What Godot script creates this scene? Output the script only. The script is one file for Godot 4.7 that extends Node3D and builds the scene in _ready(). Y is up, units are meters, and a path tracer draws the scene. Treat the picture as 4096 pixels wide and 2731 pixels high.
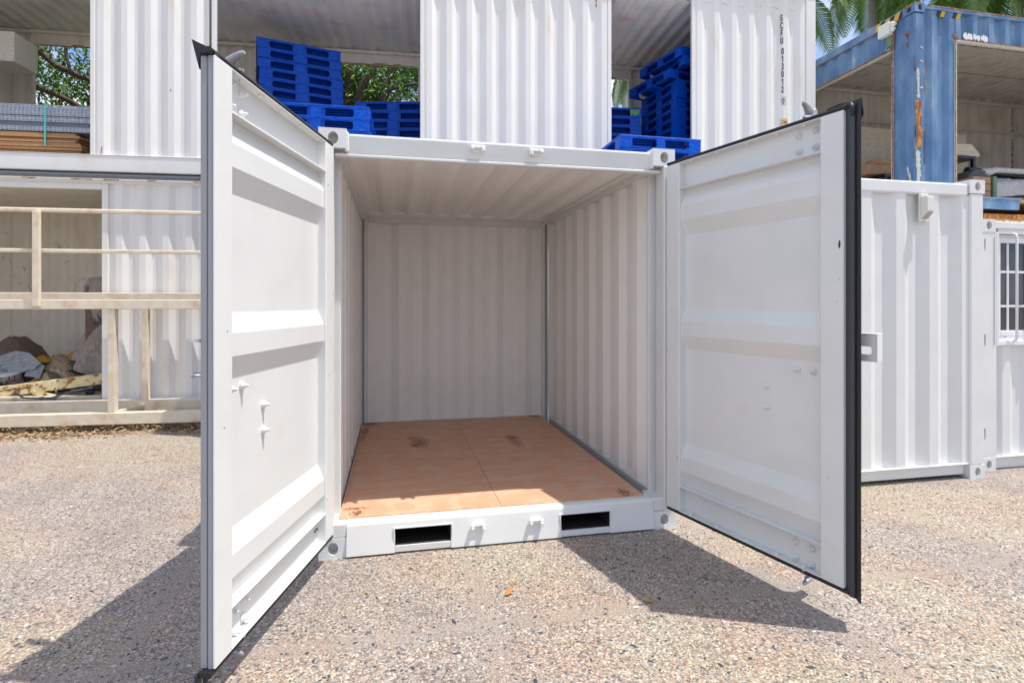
extends Node3D
# A storage yard: a white ten foot container with both doors open, stacked containers behind it.

class Mb:                       # collects faces, always turned outwards, and commits them as one mesh
	var st := SurfaceTool.new()
	var t := Transform3D()
	func _init() -> void:
		st.begin(Mesh.PRIMITIVE_TRIANGLES)
		st.set_smooth_group(-1)
	func smooth(on: bool) -> void:
		st.set_smooth_group(1 if on else -1)
	func v(p: Vector3, uv := Vector2.ZERO) -> void:
		st.set_uv(uv)
		st.add_vertex(t * p)
	func tri(a: Vector3, b: Vector3, c: Vector3, o: Vector3) -> void:
		if (b - a).cross(c - a).dot(o) > 0.0:
			v(a); v(c); v(b)
		else:
			v(a); v(b); v(c)
	func quad(a: Vector3, b: Vector3, c: Vector3, d: Vector3, o: Vector3) -> void:
		tri(a, b, c, o)
		tri(a, c, d, o)
	func box(lo: Vector3, hi: Vector3, ch := 0.003) -> void:
		var c := (lo + hi) * 0.5
		var h := (hi - lo).abs() * 0.5
		ch = minf(ch, minf(h.x, minf(h.y, h.z)) * 0.6)
		for ax in 3:
			var b := (ax + 1) % 3
			var d := (ax + 2) % 3
			for s in [-1.0, 1.0]:
				var p := []
				for k in [[-1, -1], [1, -1], [1, 1], [-1, 1]]:
					var q := Vector3.ZERO
					q[ax] = s * h[ax]; q[b] = k[0] * (h[b] - ch); q[d] = k[1] * (h[d] - ch)
					p.append(c + q)
				var o := Vector3.ZERO
				o[ax] = s
				quad(p[0], p[1], p[2], p[3], o)
			for s1 in [-1.0, 1.0]:
				for s2 in [-1.0, 1.0]:
					var p := []
					for k in [[0, -1], [0, 1], [1, 1], [1, -1]]:
						var q := Vector3.ZERO
						q[b] = s1 * (h[b] - (ch if k[0] == 1 else 0.0)); q[d] = s2 * (h[d] - (0.0 if k[0] == 1 else ch)); q[ax] = k[1] * (h[ax] - ch)
						p.append(c + q)
					var o := Vector3.ZERO
					o[b] = s1; o[d] = s2
					quad(p[0], p[1], p[2], p[3], o)
		for i in 8:
			var s := Vector3(1 if i & 1 else -1, 1 if i & 2 else -1, 1 if i & 4 else -1)
			var k := h - Vector3.ONE * ch
			tri(c + s * Vector3(h.x, k.y, k.z), c + s * Vector3(k.x, h.y, k.z), c + s * Vector3(k.x, k.y, h.z), s)
	func bar(a: Vector3, b: Vector3, w: float, h: float, up := Vector3.UP, ch := 0.004) -> void:   # a square bar between two points
		var keep := t
		var z := (b - a).normalized()
		var x := up.cross(z).normalized()
		t = keep * Transform3D(Basis(x, z.cross(x), z), (a + b) * 0.5)
		var l := a.distance_to(b) * 0.5
		box(Vector3(-w / 2, -h / 2, -l), Vector3(w / 2, h / 2, l), ch)
		t = keep
	func tube(pts: Array, rs: Array, n := 10, cap := true) -> void:
		smooth(true)
		var rings := []
		var ref := Vector3(0.31, 0.9, 0.23).normalized()
		for i in pts.size():
			var d: Vector3 = (pts[mini(i + 1, pts.size() - 1)] - pts[maxi(i - 1, 0)]).normalized()
			var x := ref.cross(d)
			if x.length() < 0.15:
				x = Vector3.RIGHT.cross(d)
			x = x.normalized()
			ref = d.cross(x)
			var r: float = rs[mini(i, rs.size() - 1)]
			var ring := []
			for k in n:
				var a := TAU * k / n
				ring.append(pts[i] + (x * cos(a) + ref * sin(a)) * r)
			rings.append(ring)
		for i in rings.size() - 1:
			for k in n:
				var k2 := (k + 1) % n
				quad(rings[i][k], rings[i][k2], rings[i + 1][k2], rings[i + 1][k], rings[i][k] + rings[i][k2] - pts[i] * 2.0)
		smooth(false)
		if cap:
			for e in [0, rings.size() - 1]:
				var o: Vector3 = pts[e] - pts[1 if e == 0 else e - 1]
				for k in n:
					tri(pts[e], rings[e][k], rings[e][(k + 1) % n], o)
	func lathe(prof: Array, n := 14) -> void:            # (radius, height) pairs round local y
		smooth(true)
		for i in prof.size() - 1:
			for k in n:
				var a := TAU * k / n
				var b := TAU * (k + 1) / n
				var p: Vector2 = prof[i]
				var q: Vector2 = prof[i + 1]
				var d := q - p
				quad(Vector3(cos(a) * p.x, p.y, sin(a) * p.x), Vector3(cos(b) * p.x, p.y, sin(b) * p.x), Vector3(cos(b) * q.x, q.y, sin(b) * q.x), Vector3(cos(a) * q.x, q.y, sin(a) * q.x), Vector3(cos(a) * d.y, -d.x, sin(a) * d.y) if d.length() > 0 else Vector3.UP)
		smooth(false)
	func prism(poly: Array, z0: float, z1: float) -> void:   # polygon in x, y drawn out along z
		var pv := PackedVector2Array(poly)
		var ix := Geometry2D.triangulate_polygon(pv)
		for i in range(0, ix.size(), 3):
			var a := pv[ix[i]]
			var b := pv[ix[i + 1]]
			var c := pv[ix[i + 2]]
			tri(Vector3(a.x, a.y, z0), Vector3(b.x, b.y, z0), Vector3(c.x, c.y, z0), Vector3(0, 0, z0 - z1))
			tri(Vector3(a.x, a.y, z1), Vector3(b.x, b.y, z1), Vector3(c.x, c.y, z1), Vector3(0, 0, z1 - z0))
		var sg := -1.0 if Geometry2D.is_polygon_clockwise(pv) else 1.0
		for i in pv.size():
			var a := pv[i]
			var b := pv[(i + 1) % pv.size()]
			quad(Vector3(a.x, a.y, z0), Vector3(b.x, b.y, z0), Vector3(b.x, b.y, z1), Vector3(a.x, a.y, z1), Vector3((b.y - a.y) * sg, (a.x - b.x) * sg, 0))
	func corr(w: float, h: float, pitch: float, depth: float, phase := 0.0, thick := 0.003) -> void:   # corrugated sheet, x 0..w, y 0..h, outer faces at z 0, inner at -depth
		var xs := []
		var k := floori(-phase / pitch) - 1
		while true:
			var x0 := phase + k * pitch
			if x0 > w:
				break
			for f in [[0.0, 0.0], [0.26, 0.0], [0.5, -depth], [0.76, -depth]]:
				xs.append(Vector2(x0 + f[0] * pitch, f[1]))
			k += 1
		var pr := []
		for i in xs.size() - 1:
			var a: Vector2 = xs[i]
			var b: Vector2 = xs[i + 1]
			if b.x <= 0.0 or a.x >= w:
				continue
			if a.x < 0.0:
				a = a.lerp(b, (0.0 - a.x) / (b.x - a.x))
			if b.x > w:
				b = a.lerp(b, (w - a.x) / (b.x - a.x))
			if pr.is_empty():
				pr.append(a)
			pr.append(b)
		for i in pr.size() - 1:
			var a: Vector2 = pr[i]
			var b: Vector2 = pr[i + 1]
			quad(Vector3(a.x, 0, a.y), Vector3(b.x, 0, b.y), Vector3(b.x, h, b.y), Vector3(a.x, h, a.y), Vector3(a.y - b.y, 0, b.x - a.x))
			quad(Vector3(a.x, 0, a.y - thick), Vector3(b.x, 0, b.y - thick), Vector3(b.x, h, b.y - thick), Vector3(a.x, h, a.y - thick), -Vector3(a.y - b.y, 0, b.x - a.x))
			for y in [0.0, h]:
				quad(Vector3(a.x, y, a.y), Vector3(b.x, y, b.y), Vector3(b.x, y, b.y - thick), Vector3(a.x, y, a.y - thick), Vector3(0, y - h * 0.5, 0))
	func plate(x0: float, x1: float, y0: float, y1: float, cx: float, cy: float, hw: float, hh: float, depth: float, power := 2.0, closed := true) -> void:   # a face at z 0 with a rounded hole that goes in
		var angs := []
		for k in 32:
			var a := TAU * (k + 0.5) / 32.0
			angs.append(fposmod(atan2(signf(sin(a)) * pow(absf(sin(a)), 2.0 / power) * hh, signf(cos(a)) * pow(absf(cos(a)), 2.0 / power) * hw), TAU))
		for c in [[x0, y0], [x1, y0], [x1, y1], [x0, y1]]:
			angs.append(fposmod(atan2(c[1] - cy, c[0] - cx), TAU))
		angs.sort()
		var outer := []
		var inner := []
		for a in angs:
			var d := Vector2(cos(a), sin(a))
			var tx: float = ((x1 if d.x > 0 else x0) - cx) / d.x if absf(d.x) > 1e-6 else 1e9
			var ty: float = ((y1 if d.y > 0 else y0) - cy) / d.y if absf(d.y) > 1e-6 else 1e9
			outer.append(Vector2(cx, cy) + d * minf(tx, ty))
			inner.append(Vector2(cx, cy) + d / pow(pow(absf(d.x) / hw, power) + pow(absf(d.y) / hh, power), 1.0 / power))
		for i in angs.size():
			var j := (i + 1) % angs.size()
			var a: Vector2 = outer[i]
			var b: Vector2 = outer[j]
			var c: Vector2 = inner[j]
			var d: Vector2 = inner[i]
			quad(Vector3(a.x, a.y, 0), Vector3(b.x, b.y, 0), Vector3(c.x, c.y, 0), Vector3(d.x, d.y, 0), Vector3(0, 0, 1))
			quad(Vector3(d.x, d.y, 0), Vector3(c.x, c.y, 0), Vector3(c.x, c.y, -depth), Vector3(d.x, d.y, -depth), Vector3(cx - d.x, cy - d.y, 0))
			if closed:
				tri(Vector3(cx, cy, -depth), Vector3(c.x, c.y, -depth), Vector3(d.x, d.y, -depth), Vector3(0, 0, 1))
	func grid(nu: int, nv: int, f: Callable) -> void:       # a soft surface
		smooth(true)
		var p := []
		for j in nv + 1:
			for i in nu + 1:
				p.append(f.call(float(i) / nu, float(j) / nv))
		for j in nv:
			for i in nu:
				var a: Vector3 = p[j * (nu + 1) + i]
				var b: Vector3 = p[j * (nu + 1) + i + 1]
				var c: Vector3 = p[(j + 1) * (nu + 1) + i + 1]
				var d: Vector3 = p[(j + 1) * (nu + 1) + i]
				v(a); v(c); v(b)
				v(a); v(d); v(c)
		smooth(false)
	func ragged(a: Vector3, b: Vector3, across: Vector3, w0: float, w1: float, out: Vector3, rng: RandomNumberGenerator, n := 24) -> void:   # an uneven flake of rust along a line
		var l := []
		var r := []
		for i in n + 1:
			var p := a.lerp(b, float(i) / n)
			var e := 0.15 if i == 0 or i == n else 1.0
			l.append(p + across * (w0 * e * rng.randf_range(0.4, 1.0)))
			r.append(p - across * (w1 * e * rng.randf_range(0.2, 1.0)))
		for i in n:
			quad(l[i] + out * 0.002, l[i + 1] + out * 0.002, r[i + 1] + out * 0.002, r[i] + out * 0.002, out)
			quad(l[i] + out * 0.002, l[i + 1] + out * 0.002, l[i + 1], l[i], l[i] - r[i])
			quad(r[i] + out * 0.002, r[i + 1] + out * 0.002, r[i + 1], r[i], r[i] - l[i])
	func blotch(c: Vector3, u: Vector3, w: Vector3, out: Vector3, rng: RandomNumberGenerator, n := 18) -> void:   # an uneven round flake
		var ring := []
		for i in n:
			var a := TAU * i / n
			ring.append(c + (u * cos(a) + w * sin(a)) * rng.randf_range(0.6, 1.0))
		for i in n:
			var j := (i + 1) % n
			tri(c + out * 0.002, ring[i] + out * 0.002, ring[j] + out * 0.002, out)
			quad(ring[i] + out * 0.002, ring[j] + out * 0.002, ring[j], ring[i], ring[i] - c)
	func done() -> ArrayMesh:
		st.generate_normals()
		return st.commit()

var M := {}
var taken := {}
var rng := RandomNumberGenerator.new()

func numbered(n: String) -> String:
	var k: int = taken.get(n, 0)
	taken[n] = k + 1
	return n if k == 0 else "%s_%03d" % [n, k]

func obj(called: String, mb: Mb, mat: Material, parent: Node = self) -> MeshInstance3D:
	return inst(called, mb.done(), mat, parent)

func inst(called: String, mesh: Mesh, mat: Material, parent: Node = self) -> MeshInstance3D:
	var o := MeshInstance3D.new()
	o.mesh = mesh
	o.material_override = mat
	if parent == self:
		o.name = numbered(called)
	else:
		var k := 0
		for c in parent.get_children():
			if String(c.name) == called or String(c.name).begins_with(called + "_0") or String(c.name).begins_with(called + "_1") or String(c.name).begins_with(called + "_2"):
				k += 1
		o.name = called if k == 0 else "%s_%03d" % [called, k]
	parent.add_child(o, true)
	return o

func tag(o: Node, label: String, category: String, group := "", kind := "") -> Node:
	if label: o.set_meta("label", label)
	if category: o.set_meta("category", category)
	if group: o.set_meta("group", group)
	if kind: o.set_meta("kind", kind)
	return o

func thing(called: String, label: String, category: String, tr := Transform3D(), group := "") -> Node3D:
	var o := Node3D.new()
	o.name = numbered(called)
	add_child(o, true)
	o.transform = tr
	tag(o, label, category, group)
	return o

func V(x: float, y: float, z: float) -> Vector3:
	return Vector3(x, y, z)

# ---------------------------------------------------------------- materials
func noise_tex(freq: float, ramp: Array, size := 512, type := FastNoiseLite.TYPE_SIMPLEX_SMOOTH, octaves := 4, sd := 1) -> ImageTexture:
	var n := FastNoiseLite.new()
	n.noise_type = type; n.frequency = freq; n.fractal_octaves = octaves; n.seed = sd
	n.fractal_type = FastNoiseLite.FRACTAL_FBM if octaves > 1 else FastNoiseLite.FRACTAL_NONE
	var src := n.get_seamless_image(size, size)
	src.convert(Image.FORMAT_L8)
	var d := src.get_data()
	var lut := PackedByteArray()
	for i in 256:
		var f := i / 255.0
		var c: Color = ramp[0][1]
		for k in ramp.size() - 1:
			if f >= ramp[k][0]:
				c = ramp[k][1].lerp(ramp[k + 1][1], clampf((f - ramp[k][0]) / (ramp[k + 1][0] - ramp[k][0]), 0, 1))
		c = c.linear_to_srgb()
		lut.append(int(clampf(c.r, 0, 1) * 255)); lut.append(int(clampf(c.g, 0, 1) * 255)); lut.append(int(clampf(c.b, 0, 1) * 255))
	var o := PackedByteArray()
	o.resize(size * size * 3)
	for i in size * size:
		var j := d[i] * 3
		o[i * 3] = lut[j]; o[i * 3 + 1] = lut[j + 1]; o[i * 3 + 2] = lut[j + 2]
	return ImageTexture.create_from_image(Image.create_from_data(size, size, false, Image.FORMAT_RGB8, o))

func bump_tex(freq: float, strength: float, size := 512, octaves := 4, sd := 3) -> ImageTexture:
	var n := FastNoiseLite.new()
	n.frequency = freq; n.fractal_octaves = octaves; n.seed = sd
	var im := n.get_seamless_image(size, size)
	im.convert(Image.FORMAT_RGBA8)
	im.bump_map_to_normal_map(strength)
	return ImageTexture.create_from_image(im)

func mat(called: String, c: Color, rough := 0.5, metal := 0.0) -> StandardMaterial3D:
	var m := StandardMaterial3D.new()
	m.resource_name = called
	m.albedo_color = c.linear_to_srgb()
	m.roughness = rough
	m.metallic = metal
	M[called] = m
	return m

func tmat(called: String, tex: Texture2D, scale: Vector3, rough := 0.5, nrm: Texture2D = null, nscale := 0.3) -> StandardMaterial3D:
	var m := mat(called, Color(1, 1, 1), rough)
	m.albedo_texture = tex
	m.uv1_triplanar = true
	m.uv1_world_triplanar = true
	m.uv1_scale = scale
	if nrm:
		m.normal_enabled = true
		m.normal_texture = nrm
		m.normal_scale = nscale
	return m

func make_materials() -> void:
	var peel := bump_tex(0.03, 3.0, 512, 3, 5)
	var dents := bump_tex(0.008, 6.0, 512, 3, 9)
	tmat("fresh_white", noise_tex(0.006, [[0.0, Color(.69, .705, .70)], [0.45, Color(.725, .74, .735)], [0.8, Color(.74, .752, .745)], [1.0, Color(.715, .715, .69)]], 512), V(.6, .6, .6), .42, peel, .06)
	tmat("lining_white", noise_tex(0.006, [[0.0, Color(.87, .85, .815)], [0.5, Color(.905, .89, .86)], [1.0, Color(.885, .875, .855)]], 512), V(.6, .6, .6), .42, peel, .06)
	tmat("old_white", noise_tex(0.008, [[0.0, Color(.70, .685, .62)], [0.25, Color(.765, .757, .725)], [0.6, Color(.785, .785, .77)], [0.85, Color(.77, .755, .71)], [1.0, Color(.71, .65, .53)]], 512, FastNoiseLite.TYPE_SIMPLEX_SMOOTH, 4, 4), V(.4, .12, .4), .5, dents, .06)
	tmat("inside_white", noise_tex(0.01, [[0.0, Color(.70, .64, .52)], [0.35, Color(.83, .79, .70)], [0.7, Color(.86, .82, .73)], [1.0, Color(.74, .67, .55)]], 512, FastNoiseLite.TYPE_SIMPLEX_SMOOTH, 5, 14), V(.5, .3, .5), .6, dents, .08)
	tmat("ceiling_grey", noise_tex(0.006, [[0.0, Color(.60, .60, .61)], [0.4, Color(.78, .77, .75)], [0.7, Color(.82, .80, .77)], [0.86, Color(.78, .69, .66)], [1.0, Color(.70, .55, .52)]], 512, FastNoiseLite.TYPE_SIMPLEX_SMOOTH, 4, 21), V(.35, .35, .35), .6)
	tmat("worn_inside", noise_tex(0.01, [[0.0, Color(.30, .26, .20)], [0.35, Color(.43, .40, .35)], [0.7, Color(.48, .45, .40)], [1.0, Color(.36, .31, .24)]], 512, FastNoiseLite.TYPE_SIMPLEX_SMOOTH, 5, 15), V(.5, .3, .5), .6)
	tmat("cream_steel", noise_tex(0.012, [[0.0, Color(.52, .37, .20)], [0.18, Color(.68, .56, .40)], [0.45, Color(.73, .635, .49)], [0.75, Color(.76, .68, .55)], [1.0, Color(.72, .58, .40)]], 512, FastNoiseLite.TYPE_SIMPLEX_SMOOTH, 5, 31), V(.7, .7, .7), .6, dents, .3)
	tmat("yellow_steel", noise_tex(0.014, [[0.0, Color(.18, .06, .02)], [0.3, Color(.30, .12, .03)], [0.42, Color(.70, .58, .30)], [0.8, Color(.78, .70, .44)], [1.0, Color(.62, .40, .12)]], 512, FastNoiseLite.TYPE_SIMPLEX_SMOOTH, 5, 37), V(.9, .9, .9), .65)
	tmat("blue_paint", noise_tex(0.009, [[0.0, Color(.055, .135, .285)], [0.4, Color(.09, .19, .35)], [0.65, Color(.13, .24, .40)], [0.9, Color(.20, .31, .44)], [1.0, Color(.34, .41, .46)]], 512, FastNoiseLite.TYPE_SIMPLEX_SMOOTH, 5, 41), V(.6, .25, .6), .55, dents, .3)
	tmat("rust", noise_tex(0.05, [[0.0, Color(.08, .025, .012)], [0.4, Color(.20, .07, .025)], [0.7, Color(.42, .17, .04)], [1.0, Color(.55, .30, .10)]], 256, FastNoiseLite.TYPE_SIMPLEX_SMOOTH, 4, 5), V(2, 2, 2), .9)
	tmat("rust_orange", noise_tex(0.03, [[0.0, Color(.12, .035, .012)], [0.45, Color(.34, .12, .025)], [0.75, Color(.52, .24, .06)], [1.0, Color(.50, .40, .25)]], 256, FastNoiseLite.TYPE_SIMPLEX_SMOOTH, 4, 6), V(2, .8, 2), .85)
	tmat("bare_metal_paint", noise_tex(0.04, [[0.0, Color(.34, .38, .38)], [0.5, Color(.48, .49, .43)], [1.0, Color(.6, .57, .46)]], 256), V(2, 2, 2), .7)
	tmat("pallet_blue", noise_tex(0.02, [[0.0, Color(.001, .04, .28)], [0.4, Color(.002, .07, .47)], [0.75, Color(.003, .09, .58)], [1.0, Color(.03, .14, .55)]], 512, FastNoiseLite.TYPE_SIMPLEX_SMOOTH, 5, 51), V(1.2, 3, 1.2), .38)
	M.pallet_blue.metallic_specular = .3
	tmat("galvanised", noise_tex(0.05, [[0.0, Color(.30, .32, .35)], [0.5, Color(.42, .44, .48)], [1.0, Color(.55, .57, .6)]], 256, FastNoiseLite.TYPE_CELLULAR, 1, 2), V(3, 3, 3), .45)
	M.galvanised.metallic = .55
	tmat("tray_steel", noise_tex(0.03, [[0.0, Color(.30, .33, .39)], [0.6, Color(.40, .44, .51)], [1.0, Color(.46, .49, .55)]], 256), V(2, 2, 2), .5)
	M.tray_steel.metallic = .25
	tmat("chipboard", noise_tex(0.06, [[0.0, Color(.16, .08, .035)], [0.4, Color(.38, .21, .10)], [0.7, Color(.50, .30, .15)], [1.0, Color(.66, .46, .28)]], 512, FastNoiseLite.TYPE_SIMPLEX_SMOOTH, 4, 61), V(1, 6, 1), .85)
	tmat("timber", noise_tex(0.03, [[0.0, Color(.20, .11, .06)], [0.5, Color(.38, .24, .14)], [1.0, Color(.52, .36, .23)]], 256, FastNoiseLite.TYPE_SIMPLEX_SMOOTH, 4, 63), V(.8, 9, 6), .8)
	tmat("pale_board", noise_tex(0.02, [[0.0, Color(.52, .46, .36)], [1.0, Color(.68, .62, .50)]], 256), V(1, 3, 1), .8)
	tmat("cardboard", noise_tex(0.02, [[0.0, Color(.42, .32, .21)], [1.0, Color(.55, .44, .31)]], 256), V(2, 2, 2), .85)
	tmat("grey_cloth", noise_tex(0.03, [[0.0, Color(.20, .165, .14)], [0.5, Color(.34, .29, .25)], [1.0, Color(.43, .38, .33)]], 256, FastNoiseLite.TYPE_SIMPLEX_SMOOTH, 5, 71), V(3, 1.4, 3), .9)
	tmat("brown_tarp", noise_tex(0.04, [[0.0, Color(.09, .065, .055)], [0.6, Color(.17, .125, .105)], [1.0, Color(.25, .19, .16)]], 256, FastNoiseLite.TYPE_SIMPLEX_SMOOTH, 4, 73), V(2, 5, 2), .8)
	tmat("silver_tarp", noise_tex(0.03, [[0.0, Color(.36, .36, .37)], [1.0, Color(.56, .56, .56)]], 256, FastNoiseLite.TYPE_SIMPLEX_SMOOTH, 4, 75), V(2, 2, 2), .55)
	tmat("grey_sheet", noise_tex(0.02, [[0.0, Color(.20, .22, .25)], [0.5, Color(.31, .34, .37)], [1.0, Color(.38, .40, .43)]], 256, FastNoiseLite.TYPE_SIMPLEX_SMOOTH, 4, 77), V(2, 2, 2), .6)
	tmat("tan_cloth", noise_tex(0.03, [[0.0, Color(.22, .15, .08)], [0.6, Color(.42, .32, .19)], [1.0, Color(.52, .42, .28)]], 256, FastNoiseLite.TYPE_SIMPLEX_SMOOTH, 4, 79), V(3, 3, 3), .9)
	mat("yellow_cloth", Color(.50, .27, .03), .85)
	tmat("bark", noise_tex(0.03, [[0.0, Color(.035, .025, .018)], [0.5, Color(.11, .08, .06)], [1.0, Color(.22, .18, .14)]], 256, FastNoiseLite.TYPE_SIMPLEX_SMOOTH, 4, 81), V(4, 1.5, 4), .9, bump_tex(0.03, 8.0, 256, 4, 8), .8)
	tmat("palm_bark", noise_tex(0.03, [[0.0, Color(.16, .15, .14)], [0.5, Color(.30, .29, .27)], [1.0, Color(.42, .41, .38)]], 256, FastNoiseLite.TYPE_SIMPLEX_SMOOTH, 4, 83), V(2, 8, 2), .9)
	mat("palm_shaft", Color(.16, .22, .09), .5)
	tmat("pocket_black", noise_tex(0.05, [[0.0, Color(.006, .006, .006)], [0.62, Color(.018, .016, .014)], [0.72, Color(.09, .06, .045)], [0.85, Color(.22, .2, .18)], [1.0, Color(.4, .38, .36)]], 512, FastNoiseLite.TYPE_SIMPLEX_SMOOTH, 5, 85), V(3, 3, 3), .6)
	mat("paint_green", Color(.13, .33, .09), .7)
	mat("rubber", Color(.012, .013, .016), .42)
	mat("edge_grey", Color(.30, .32, .35), .5)
	mat("rubber_grey", Color(.055, .06, .072), .5)
	mat("black_steel", Color(.008, .009, .012), .35)
	mat("black_cable", Color(.010, .011, .018), .5)
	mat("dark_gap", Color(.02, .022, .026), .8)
	mat("hole_dark", Color(.03, .035, .045), .8)
	mat("track_grey", Color(.17, .19, .22), .5, .2)
	mat("strap_cyan", Color(.06, .50, .46), .5)
	mat("strap_navy", Color(.05, .075, .10), .7)
	mat("ink", Color(.03, .033, .04), .6)
	mat("ink_grey", Color(.16, .15, .14), .7)
	mat("label_yellow", Color(.72, .50, .20), .6)
	mat("hazard_yellow", Color(.62, .36, .02), .55)
	mat("hazard_black", Color(.015, .015, .016), .55)
	mat("brass", Color(.50, .36, .14), .4, .6)
	mat("upvc_white", Color(.80, .80, .86), .3)
	mat("pale_plastic", Color(.72, .73, .66), .4)
	mat("label_red", Color(.45, .02, .03), .5)
	mat("white_plain", Color(.72, .72, .71), .5)
	mat("orange_plastic", Color(.75, .18, .01), .45)
	mat("green_post", Color(.13, .22, .14), .7)
	mat("cable_grey", Color(.10, .125, .14), .6)
	var gl := mat("window_glass", Color(.035, .045, .055), .06)
	gl.metallic_specular = .6
	var dirt := mat("weld_white", Color(.78, .78, .77), .6)
	dirt.normal_enabled = true
	dirt.normal_texture = dents
	dirt.normal_scale = .2
	dirt.uv1_triplanar = true
	dirt.uv1_scale = V(20, 20, 20)

func leaf_mat(called: String) -> StandardMaterial3D:
	var m := mat(called, Color(1, 1, 1), .45)
	m.vertex_color_use_as_albedo = true
	m.backlight_enabled = true
	m.backlight = Color(.25, .4, .06)
	m.cull_mode = BaseMaterial3D.CULL_DISABLED
	return m

func ground_material() -> StandardMaterial3D:
	var size := 1024
	var a := FastNoiseLite.new()
	a.noise_type = FastNoiseLite.TYPE_CELLULAR; a.fractal_type = FastNoiseLite.FRACTAL_NONE
	a.cellular_return_type = FastNoiseLite.RETURN_CELL_VALUE; a.cellular_jitter = 1.0
	a.domain_warp_enabled = true; a.domain_warp_amplitude = 4.0; a.domain_warp_frequency = 0.06; a.domain_warp_fractal_type = FastNoiseLite.DOMAIN_WARP_FRACTAL_NONE
	a.frequency = 0.085
	a.seed = 7
	var big := a.get_seamless_image(size, size, false, false, 0.1, false)
	a.cellular_return_type = FastNoiseLite.RETURN_DISTANCE2_SUB
	var edge := a.get_seamless_image(size, size, false, false, 0.1, false)
	a.cellular_return_type = FastNoiseLite.RETURN_CELL_VALUE
	a.frequency = 0.2; a.domain_warp_amplitude = 1.5; a.seed = 19
	var fine := a.get_seamless_image(size, size, false, false, 0.1, false)
	for im in [big, edge, fine]:
		im.convert(Image.FORMAT_L8)
	var db: PackedByteArray = big.get_data()
	var de: PackedByteArray = edge.get_data()
	var df: PackedByteArray = fine.get_data()
	# stones of the exposed aggregate: slate, grey, sand, tan, white, brown
	var pal := [Color(.06, .07, .085), Color(.10, .115, .13), Color(.15, .165, .18), Color(.30, .27, .245), Color(.40, .345, .30), Color(.36, .285, .24), Color(.62, .57, .52), Color(.22, .145, .105), Color(.33, .33, .335), Color(.14, .12, .115), Color(.47, .42, .38), Color(.20, .215, .23)]
	var r2 := RandomNumberGenerator.new()
	r2.seed = 5
	var lb := []
	var lf := []
	for i in 256:
		var c: Color = pal[r2.randi() % pal.size()]
		var k := r2.randf_range(.85, 1.2)
		lb.append([c * k, 1.0 if r2.randf() < .5 else 0.0])
		c = pal[r2.randi_range(2, pal.size() - 2)]
		lf.append(c * r2.randf_range(.8, 1.2))
	var o := PackedByteArray()
	o.resize(size * size * 3)
	var hgt := PackedByteArray()
	hgt.resize(size * size)
	var srgb := PackedByteArray()
	for i in 1024:
		srgb.append(int(Color(i / 1023.0, 0, 0).linear_to_srgb().r * 255))
	for i in size * size:
		var b = lb[db[i]]
		var e := de[i]
		var c: Color
		if b[1] > 0.0 and e > 70:
			c = b[0]
			hgt[i] = mini(255, 90 + e / 2)
		else:
			c = lf[df[i]]
			c = c.lerp(Color(.38, .315, .265), .18)
			hgt[i] = 40 + df[i] / 4
		o[i * 3] = srgb[mini(1023, int(c.r * 1023))]; o[i * 3 + 1] = srgb[mini(1023, int(c.g * 1023))]; o[i * 3 + 2] = srgb[mini(1023, int(c.b * 1023))]
	var m := mat("exposed_aggregate", Color(1, 1, 1), .8)
	m.albedo_texture = ImageTexture.create_from_image(Image.create_from_data(size, size, false, Image.FORMAT_RGB8, o))
	var nm := Image.create_from_data(size, size, false, Image.FORMAT_L8, hgt)
	nm.convert(Image.FORMAT_RGBA8)
	nm.bump_map_to_normal_map(7.0)
	m.normal_enabled = true
	m.normal_texture = ImageTexture.create_from_image(nm)
	m.normal_scale = 1.0
	m.vertex_color_use_as_albedo = true
	m.uv1_triplanar = true
	m.uv1_world_triplanar = true
	m.uv1_scale = V(.62, .62, .62)
	return m

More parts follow.
